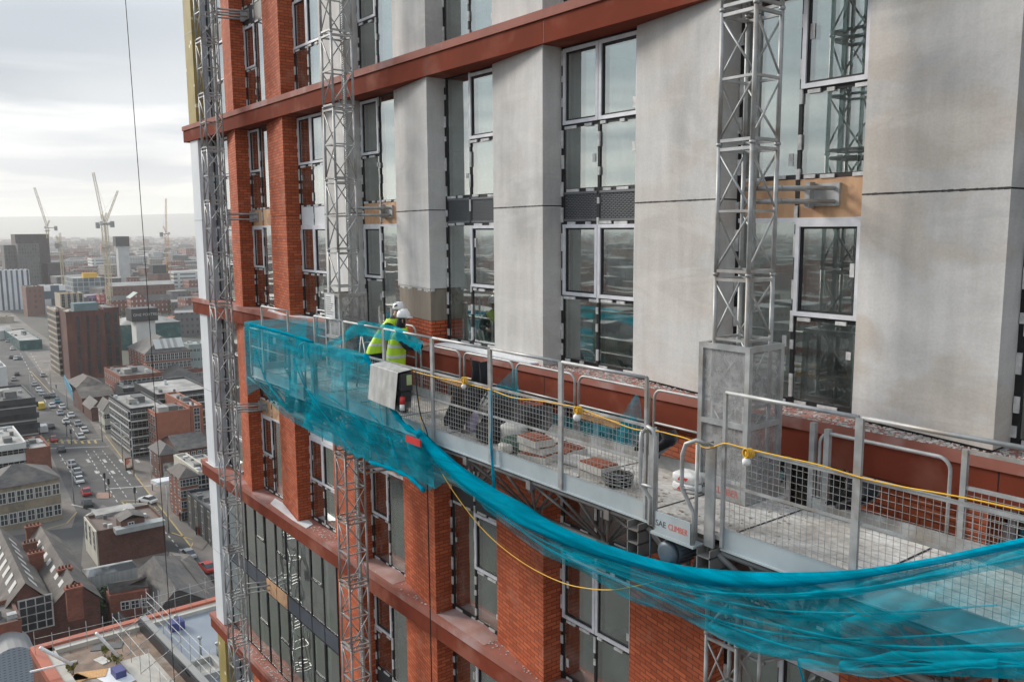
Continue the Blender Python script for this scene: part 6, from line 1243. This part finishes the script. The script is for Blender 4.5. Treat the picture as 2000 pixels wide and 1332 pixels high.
# ---------------------------------------------------------------- cranes
CRW = pm('cream_crane_paint', (.60, .52, .36), None, .3, .6); CRO = pm('orange_crane_paint', (.68, .36, .12), None, .3, .6)
def lattice(bb, A_, B_, w, n, r):
    A_, B_ = Vector(A_), Vector(B_); d = (B_ - A_).normalized(); s = d.cross(Vector((.3, 1, .1))).normalized() * w / 2; t = d.cross(s).normalized() * w / 2; cs = [s + t, s - t, -s - t, -s + t]
    for c in cs: bb.tube([A_ + c, B_ + c], r, 4)
    for k in range(n):
        p, q = A_ + (B_ - A_) * k / n, A_ + (B_ - A_) * (k + 1) / n
        for i in range(4): bb.tube([p + cs[i], q + cs[(i + 1) % 4]] if k % 2 else [p + cs[(i + 1) % 4], q + cs[i]], r * .7, 4); bb.tube([p + cs[i], p + cs[(i + 1) % 4]], r * .6, 4)
def crane(lab, pxb, pyb, X, pyt, tip, mt, w=2.2, jib=1.2, back=7):
    base = on_x(pxb[0], pyb, X); top = on_x(pxb[1], pyt, X); base.z = min(base.z, top.z - 10); rt = thing('tower_crane', (top.x, top.y, base.z), lab, 'crane', 'tower cranes on the skyline'); b = MB(); H = top.z - base.z
    lattice(b, (top.x, top.y, base.z), top, w, max(4, int(H / (w * 1.3))), .24); b.build('mast', mt, rt)
    tp = on_x(tip[0], tip[1], X); b = MB(); lattice(b, top + Vector((0, 0, 2)), tp, jib, max(4, int((tp - top).length / 2)), .15); b.build('jib', mt, rt)
    s = 1 if tp.y > top.y else -1; b = MB(); b.box(top.x - 1.5, top.x + 1.5, top.y - s * back, top.y + s * 2, top.z, top.z + .8); b.box(top.x - 1.4, top.x + 1.4, top.y - s * back, top.y - s * (back - 2.6), top.z - 2.4, top.z + 2.0); b.build('counter_jib', GRC, rt)
    b = MB(); b.box(top.x + .9, top.x + 2.6, top.y + s * 1, top.y + s * 2.8, top.z - .3, top.z + 2.0); b.build('cab', WHB, rt)
    b = MB(); pk = Vector((top.x, top.y - s * 2.5, top.z + 8)); lattice(b, top + Vector((0, 0, 1)), pk, .9, 4, .13); b.tube([pk, tp], .07, 4); b.tube([pk, (top.x, top.y - s * (back - 1), top.z + 1)], .07, 4); b.build('a_frame', mt, rt)
    for hz in (top.z - H * .28,): b = MB(); b.box(top.x - w, top.x + w, top.y - w, top.y + w, hz, hz + .8); b.build('tie_frame', GRC, rt)
crane('cream luffing crane at the left above the dark tower cluster', (92, 92), 458, -955, 446, (67, 366), CRW, 2.2, 1.6, 9)
crane('tallest cream luffing crane, left one of the crossed pair', (217, 202), 604, -660, 438, (182, 337), CRW, 2.6, 1.5, 7); crane('shorter cream crane crossing behind the tall one', (210, 207), 590, -700, 440, (230, 373), CRW, 2.2, 1.1, 7)
crane('orange crane standing behind the short concrete core', (331, 325), 560, -860, 458, (324, 388), CRO, 3.0, 1.2, 6); crane('small pale crane between the dark cluster and the tall crane', (132, 118), 580, -760, 480, (117, 455), CRW, 1.8, 1.2, 4)
# ---------------------------------------------------------------- cars
CARC = {'white': (.70, .70, .70), 'silver': (.38, .39, .40), 'black': (.02, .02, .022), 'red': (.42, .02, .02), 'blue': (.06, .20, .30), 'grey': (.12, .125, .13), 'yellow': (.65, .45, .04)}
CP = {k: pm(k + '_car_paint', v, tuple(x * .92 for x in v), 2, .3, .1) for k, v in CARC.items()}; PROTO = {}
def car_parts(col_, van=False):
    l, w, h = (5.6, 2.2, 2.3) if van else (4.8, 1.98, 1.6); L_ = []
    def ms(name, b, m):
        me = bpy.data.meshes.new(name); me.from_pydata([Vector(v) * K for v in b.v], [], b.f); me.materials.append(m); [setattr(p, 'use_smooth', sm) for p, sm in zip(me.polygons, b.sm)]; return name, me
    def hull(sec):   # sections (x, halfwidth, z0, z1)
        b = MB(); rows = [[(x, -hw, z0), (x, -hw * 1.0, (z0 + z1) / 2), (x, -hw * .86, z1), (x, hw * .86, z1), (x, hw, (z0 + z1) / 2), (x, hw, z0), (x, -hw, z0)] for x, hw, z0, z1 in sec]; b.grid(rows); b.add(rows[0][:-1], (tuple(range(6))[::-1],)); b.add(rows[-1][:-1], (tuple(range(6)),)); return b
    q = w / 2; H = l / 2
    L_.append(ms('body', hull([(-H, q * .8, .35, .75), (-H + .2, q * .95, .28, .92), (-H * .35, q, .25, 1.0), (H * .3, q, .25, 1.0), (H - .35, q * .97, .28, .98), (H, q * .85, .38, .8)] if not van else [(-H, q * .85, .4, .95), (-H + .3, q * .97, .3, 1.15), (-H + .8, q, .3, 1.2), (-H + 1.5, q, .3, 2.2), (H - .1, q, .3, 2.3), (H, q * .95, .35, 2.2)]), CP[col_]))
    L_.append(ms('windows', hull([(-H * .42, q * .86, .98, 1.0), (-H * .12, q * .84, .98, h - .08), (H * .45, q * .84, .98, h - .1), (H * .78, q * .86, .98, 1.02)] if not van else [(-H + .82, q * .93, 1.2, 1.25), (-H + 1.4, q * .95, 1.2, 2.0), (-H + 1.9, q * 1.01, 1.3, 2.0), (-H + 2.0, q * 1.01, 1.3, 1.9)]), WGL))
    L_.append(ms('roof', MB().prism([(-H * .10, -q * .7), (H * .45, -q * .7), (H * .45, q * .7), (-H * .10, q * .7)], h - .12, h - .04), CP[col_]))
    for sx in (-1, 1):
        for sy in (-1, 1): b = MB(); b.lathe((sx * H * .62, sy * (q - .1), .34), [(.32, -.1), (.34, -.06), (.34, .1)], 12, 'y'); L_.append(ms('wheel', b, RUB))
    b = MB(); b.box(-H - .01, -H + .05, -q * .7, -q * .4, .55, .7); L_.append(ms('headlight', b, WHT)); b = MB(); b.box(-H - .01, -H + .05, q * .4, q * .7, .55, .7); L_.append(ms('headlight', b, WHT))
    return L_
def car(px, py, col_, lab, rot=0, van=False, g='vehicles on the main road'):
    k = (col_, van)
    if k not in PROTO: PROTO[k] = car_parts(col_, van)
    q = on_z(px, py); o = bpy.data.objects.new('van' if van else 'car', None); scene.collection.objects.link(o); o.location = Vector((q.x, q.y, GZ + .02)) * K; o.rotation_euler = (0, 0, rot); tag(o, lab, 'van' if van else 'car', g)
    for n, me in PROTO[k]: c = bpy.data.objects.new(n, me); scene.collection.objects.link(c); c.parent = o
TR = math.radians(-4)
for px, py, c_, lb in [(31, 702, 'white', 'white car far up the main road by the showroom'), (15, 668, 'silver', 'silver car farthest up the main road'), (24, 683, 'white', 'white car behind the farthest one'), (38, 702, 'grey', 'grey car beside the far white one'), (22, 700, 'black', 'black car at the far kerb'), (33, 733, 'black', 'black car by the left kerb opposite the beige block'), (27, 743, 'silver', 'silver car at the left kerb opposite the beige block'), (84, 735, 'silver', 'silver car parked by the beige block'),
        (68, 753, 'silver', 'silver car leading the queue in the far lanes'), (76, 764, 'white', 'white car second in the far queue'), (82, 771, 'silver', 'silver car third in the far queue'), (91, 777, 'black', 'black car in the middle of the far queue'), (103, 775, 'grey', 'grey car right of the far queue'), (112, 786, 'blue', 'light blue car in the right lanes'), (102, 795, 'white', 'white car below the light blue one'), (122, 797, 'white', 'white car right of the others by the hoarding'), (118, 809, 'silver', 'silver car in the middle lanes'),
        (139, 814, 'white', 'white car by the right kerb near the crossing'), (129, 826, 'white', 'white car before the crossing, centre lane'), (152, 830, 'silver', 'silver car before the crossing, right lane'), (165, 843, 'white', 'white car at the crossing, nearest the right kerb'), (158, 856, 'white', 'white car on the crossing'), (100, 836, 'black', 'black car by the left kerb near the black office'), (44, 777, 'white', 'white car half hidden by the black office'),
        (105, 861, 'red', 'red car crossing the junction at the left kerb'), (120, 881, 'black', 'black car past the crossing'), (140, 909, 'silver', 'silver car in front of the stone building lane'), (151, 925, 'silver', 'silver car second in line by the stone building'), (155, 941, 'white', 'white car third in line by the stone building'), (169, 965, 'red', 'red car waiting by the traffic island'), (171, 987, 'black', 'black car behind the pub'), (289, 981, 'white', 'white car turning on the yellow box'), ]:
    car(px, py, c_, lb, TR if px < 250 else TR + .5)
car(80, 798, 'yellow', 'yellow van by the black office', TR, True); car(85, 843, 'white', 'white van parked at the left kerb', TR, True)
for px, py, c_, lb, v in [(367, 1087, 'silver', 'silver car driving along the side street', False), (405, 1113, 'red', 'red car parked on the side street by the slate roof', False), (431, 1138, 'black', 'black and white car half hidden behind the mast', False)]: car(px, py, c_, lb, math.radians(2), v, 'cars on the side street')
# pedestrians, street furniture
def folk(px, py, lab, c):
    q = on_z(px, py); J_ = {'p': ((q.x, q.y, GZ + 1.0), (.2, .16)), 'c': ((q.x, q.y, GZ + 1.5), (.22, .15)), 'n': ((q.x, q.y, GZ + 1.72), .08), 'h': ((q.x, q.y, GZ + 1.86), .12), 'l': ((q.x - .12, q.y, GZ + .5), .1), 'L': ((q.x - .2, q.y, GZ + .05), .07), 'r': ((q.x + .12, q.y, GZ + .5), .1), 'R': ((q.x + .2, q.y, GZ + .05), .07), 'a': ((q.x, q.y - .3, GZ + 1.2), .07), 'b': ((q.x, q.y + .3, GZ + 1.2), .07)}
    o = skin_body('person', J_, [('p', 'c'), ('c', 'n'), ('n', 'h'), ('p', 'l'), ('l', 'L'), ('p', 'r'), ('r', 'R'), ('c', 'a'), ('c', 'b')], c, None, 1, (q.x, q.y, GZ)); tag(o, lab, 'person', 'people on the pavements')
for px, py, lb, c_ in ((352, 1017, 'leftmost of the dark clad pedestrians by the brick corner', CLOTH), (357, 1018, 'middle of the dark clad pedestrians by the brick corner', CLOTH), (363, 1016, 'rightmost of the dark clad pedestrians by the brick corner', NAVY), (384, 1045, 'pedestrian in dark clothes beside the red one on the island', CLOTH), (387, 1044, 'pedestrian in red on the island', RED), (181, 822, 'pedestrian by the cream corner shop', CLOTH), (175, 815, 'second pedestrian near the cream corner shop', CLOTH), (110, 760, 'pedestrian beneath the rusty block', CLOTH)): folk(px, py, lb, c_)
def lampost(px, py, h, lab):
    q = on_z(px, py); rt = thing('street_lamp', (q.x, q.y, GZ), lab, 'street lamp', 'street lamps along the main road'); b = MB(); b.tube([(q.x, q.y, GZ), (q.x, q.y, GZ + h)], [.14, .08], 6); b.tube([(q.x, q.y, GZ + h), (q.x, q.y - 1.4, GZ + h + .3)], .06, 5); b.build('post', GALV, rt); b = MB(); b.box(q.x - .18, q.x + .18, q.y - 2.0, q.y - 1.3, GZ + h + .22, GZ + h + .36); b.build('lamp_head', GRC, rt)
for k, (px, py) in enumerate([(145, 985), (262, 930), (240, 900), (298, 958), (62, 785), (100, 760), (132, 800), (200, 862), (330, 1040)]): lampost(px, py, 10, ['street lamp at the stone building corner', 'street lamp by the orange brick office', 'street lamp by the dark glass office', 'street lamp by the mural shop', 'street lamp by the black office', 'street lamp under the beige block', 'street lamp by the blue hoarding', 'street lamp at the crossing by the cream shop', 'street lamp on the side street corner'][k])
def signal(px, py, lab):
    q = on_z(px, py); rt = thing('traffic_light', (q.x, q.y, GZ), lab, 'traffic light', 'traffic lights at the junction'); b = MB(); b.tube([(q.x, q.y, GZ), (q.x, q.y, GZ + 3.6)], .09, 6); b.build('post', DARKGREY, rt); b = MB(); b.box(q.x - .2, q.x + .2, q.y - .22, q.y + .22, GZ + 3.2, GZ + 4.5); b.build('signal_head', RUB, rt)
for k, (px, py) in enumerate([(131, 853), (140, 868), (206, 960), (214, 972), (265, 990), (232, 860)]): signal(px, py, ['traffic light left on the crossing island', 'traffic light right on the crossing island', 'traffic light at the far end of the red island', 'traffic light at the near end of the red island', 'traffic light beside the yellow box', 'traffic light by the right kerb at the crossing'][k])
q = on_z(253, 918); rt = thing('advertising_panel', (q.x, q.y, GZ), 'bright advertising panel on the pavement by the orange office', 'advertising panel'); b = MB(); b.box(q.x - .2, q.x + .1, q.y - .9, q.y + .9, GZ, GZ + 3.2); b.build('housing', BLKB, rt); b = MB(); b.box(q.x + .1, q.x + .14, q.y - .7, q.y + .7, GZ + .7, GZ + 3.0); b.build('poster', pm('bright_poster', (.75, .65, .50), (.65, .20, .15), 1.2, .5, lo=.48, hi=.52), rt)
# ---------------------------------------------------------------- the far city
r_ = random.Random(11); FM = [facade('far_facade_%d' % k, c, w, 3, 3.2, .9, rf) for k, (c, w, rf) in enumerate([((.17, .085, .065), (.05, .05, .05), (.10, .095, .095)), ((.27, .25, .22), (.06, .06, .07), (.20, .20, .195)), ((.14, .135, .135), (.04, .04, .05), (.22, .22, .215)), ((.40, .40, .39), (.08, .09, .10), (.40, .40, .39)), ((.21, .075, .055), (.22, .2, .19), (.085, .085, .085))])]
KN = ['brick', 'beige', 'grey', 'white', 'red brick']; n = 0
def far_b(x, y, w, d, h, k, rot):
    o_ = (x, y, GZ); ca, sa = math.cos(rot), math.sin(rot); P4 = [(x + i * ca - j * sa, y + i * sa + j * ca) for i, j in ((-d / 2, -w / 2), (d / 2, -w / 2), (d / 2, w / 2), (-d / 2, w / 2))]
    b = MB(); b.prism(P4, GZ, GZ + h); return b, o_, P4
taken = [(-500, 70, 1)]
for t in range(2600):
    if n >= 230: break
    px = r_.uniform(-5, 400); X = -r_.uniform(690, 1900) if r_.random() < .75 else -r_.uniform(480, 700); p = on_x(px, 560, X)
    if X > -690 and not (300 < px or px < 30): continue
    w, d = r_.uniform(10, 34), r_.uniform(9, 24); h = r_.choice([6, 7, 8, 8, 9, 10, 12, 14, 18]) + r_.uniform(-1, 1)
    if any(abs(p.y - q[1]) < (w + q[2]) / 2 and abs(X - q[0]) < 26 for q in taken): continue
    if X > -1000 and (px < 130 or (215 < px < 345 and X > -800) or (140 < px < 205 and X > -840)): continue
    taken.append((X, p.y, w)); k = r_.choice([0, 0, 1, 2, 2, 3, 4, 4]); b, o_, P4 = far_b(X, p.y, w, d, h, k, r_.uniform(-.3, .3)); n += 1
    zone = 'near the first red terraces' if X > -850 else 'in the middle distance' if X > -1300 else 'towards the horizon'
    fl = 'low' if h < 9.5 else 'mid height' if h < 13 else 'tall'
    rt = b.build('city_building', FM[k], None, f'{fl} {KN[k]} building {zone}, one of the plain far blocks', 'building', f'{fl} {KN[k]} far blocks {zone}', org=o_)
    if k in (0, 4) and h < 11:
        c_ = MB(); z = GZ + h; A_, B_, C_, D_ = [Vector(q) for q in P4]; m1, m2 = (A_ + B_) / 2, (C_ + D_) / 2; c_.add([(*A_, z), (*B_, z), (*C_, z), (*D_, z), (*m1, z + 3), (*m2, z + 3)], ((1, 2, 5, 4), (3, 0, 4, 5), (0, 1, 4), (2, 3, 5))); c_.build('roof', SLATE, rt)
b = MB()
for t in range(6500):
    a = r_.uniform(-.2, 3.4); R_ = 1250 + 5200 * r_.random() ** 1.4; x, y = -R_ * math.sin(a), R_ * math.cos(a)
    w, d, h = r_.uniform(12, 60), r_.uniform(10, 30), r_.choice([6, 7, 8, 9, 10, 12, 16, 24 if r_.random() < .3 else 8]); b.mi = r_.choice([0, 1, 2, 2, 3, 4]); b.box(x - d / 2, x + d / 2, y - w / 2, y + w / 2, GZ, GZ + h)
for t in range(900):    # the town behind the camera, seen only mirrored in the glass
    a = r_.uniform(1.9, 4.4); R_ = 160 + 1200 * r_.random(); x, y = -R_ * math.sin(a), R_ * math.cos(a)
    if y > -90: continue
    b.mi = r_.choice([0, 1, 2, 4, 4]); h = r_.uniform(7, 22); b.box(x - r_.uniform(5, 14), x + r_.uniform(5, 14), y - r_.uniform(5, 16), y + r_.uniform(5, 16), GZ, GZ + h)
tag(b.build('distant_city', FM, None, kind='stuff'), 'far off town spreading to the foot of the hills', 'town')
b = MB()
for t in range(2600):
    a = r_.uniform(.2, 2.2); R_ = 900 + 4200 * r_.random() ** 1.2; x, y = -R_ * math.sin(a), R_ * math.cos(a); w = r_.uniform(8, 60); h = r_.uniform(5, 10)
    for k in range(3): xx, yy, q = x + r_.uniform(-8, 8), y + r_.uniform(-w, w) * .5, r_.uniform(3, 7); b.add([(xx - q, yy - q, GZ), (xx + q, yy - q, GZ), (xx + q, yy + q, GZ), (xx - q, yy + q, GZ), (xx + r_.uniform(-2, 2), yy + r_.uniform(-2, 2), GZ + h)], ((0, 1, 4), (1, 2, 4), (2, 3, 4), (3, 0, 4)))
tag(b.build('distant_woodland', pm('winter_woodland', (.07, .065, .045), (.04, .045, .03), .05, .95), None, kind='stuff'), 'brown winter trees scattered through the far town', 'woodland')
# ---------------------------------------------------------------- haze
m = bpy.data.materials.new('haze_air'); m.use_nodes = True; nt = m.node_tree; nt.nodes.clear(); o_ = nt.nodes.new('ShaderNodeOutputMaterial'); v = nt.nodes.new('ShaderNodeVolumePrincipled')
v.inputs['Color'].default_value = (.95, .95, .95, 1); v.inputs['Density'].default_value = HAZE; v.inputs['Anisotropy'].default_value = 0.3; nt.links.new(v.outputs[0], o_.inputs['Volume'])
b = MB(); b.box(-12600, 12600, -12600, 12600, GZ - 2, 220); hz = b.build('haze', m, None, kind='stuff'); tag(hz, 'pale haze softening the far town', 'haze')
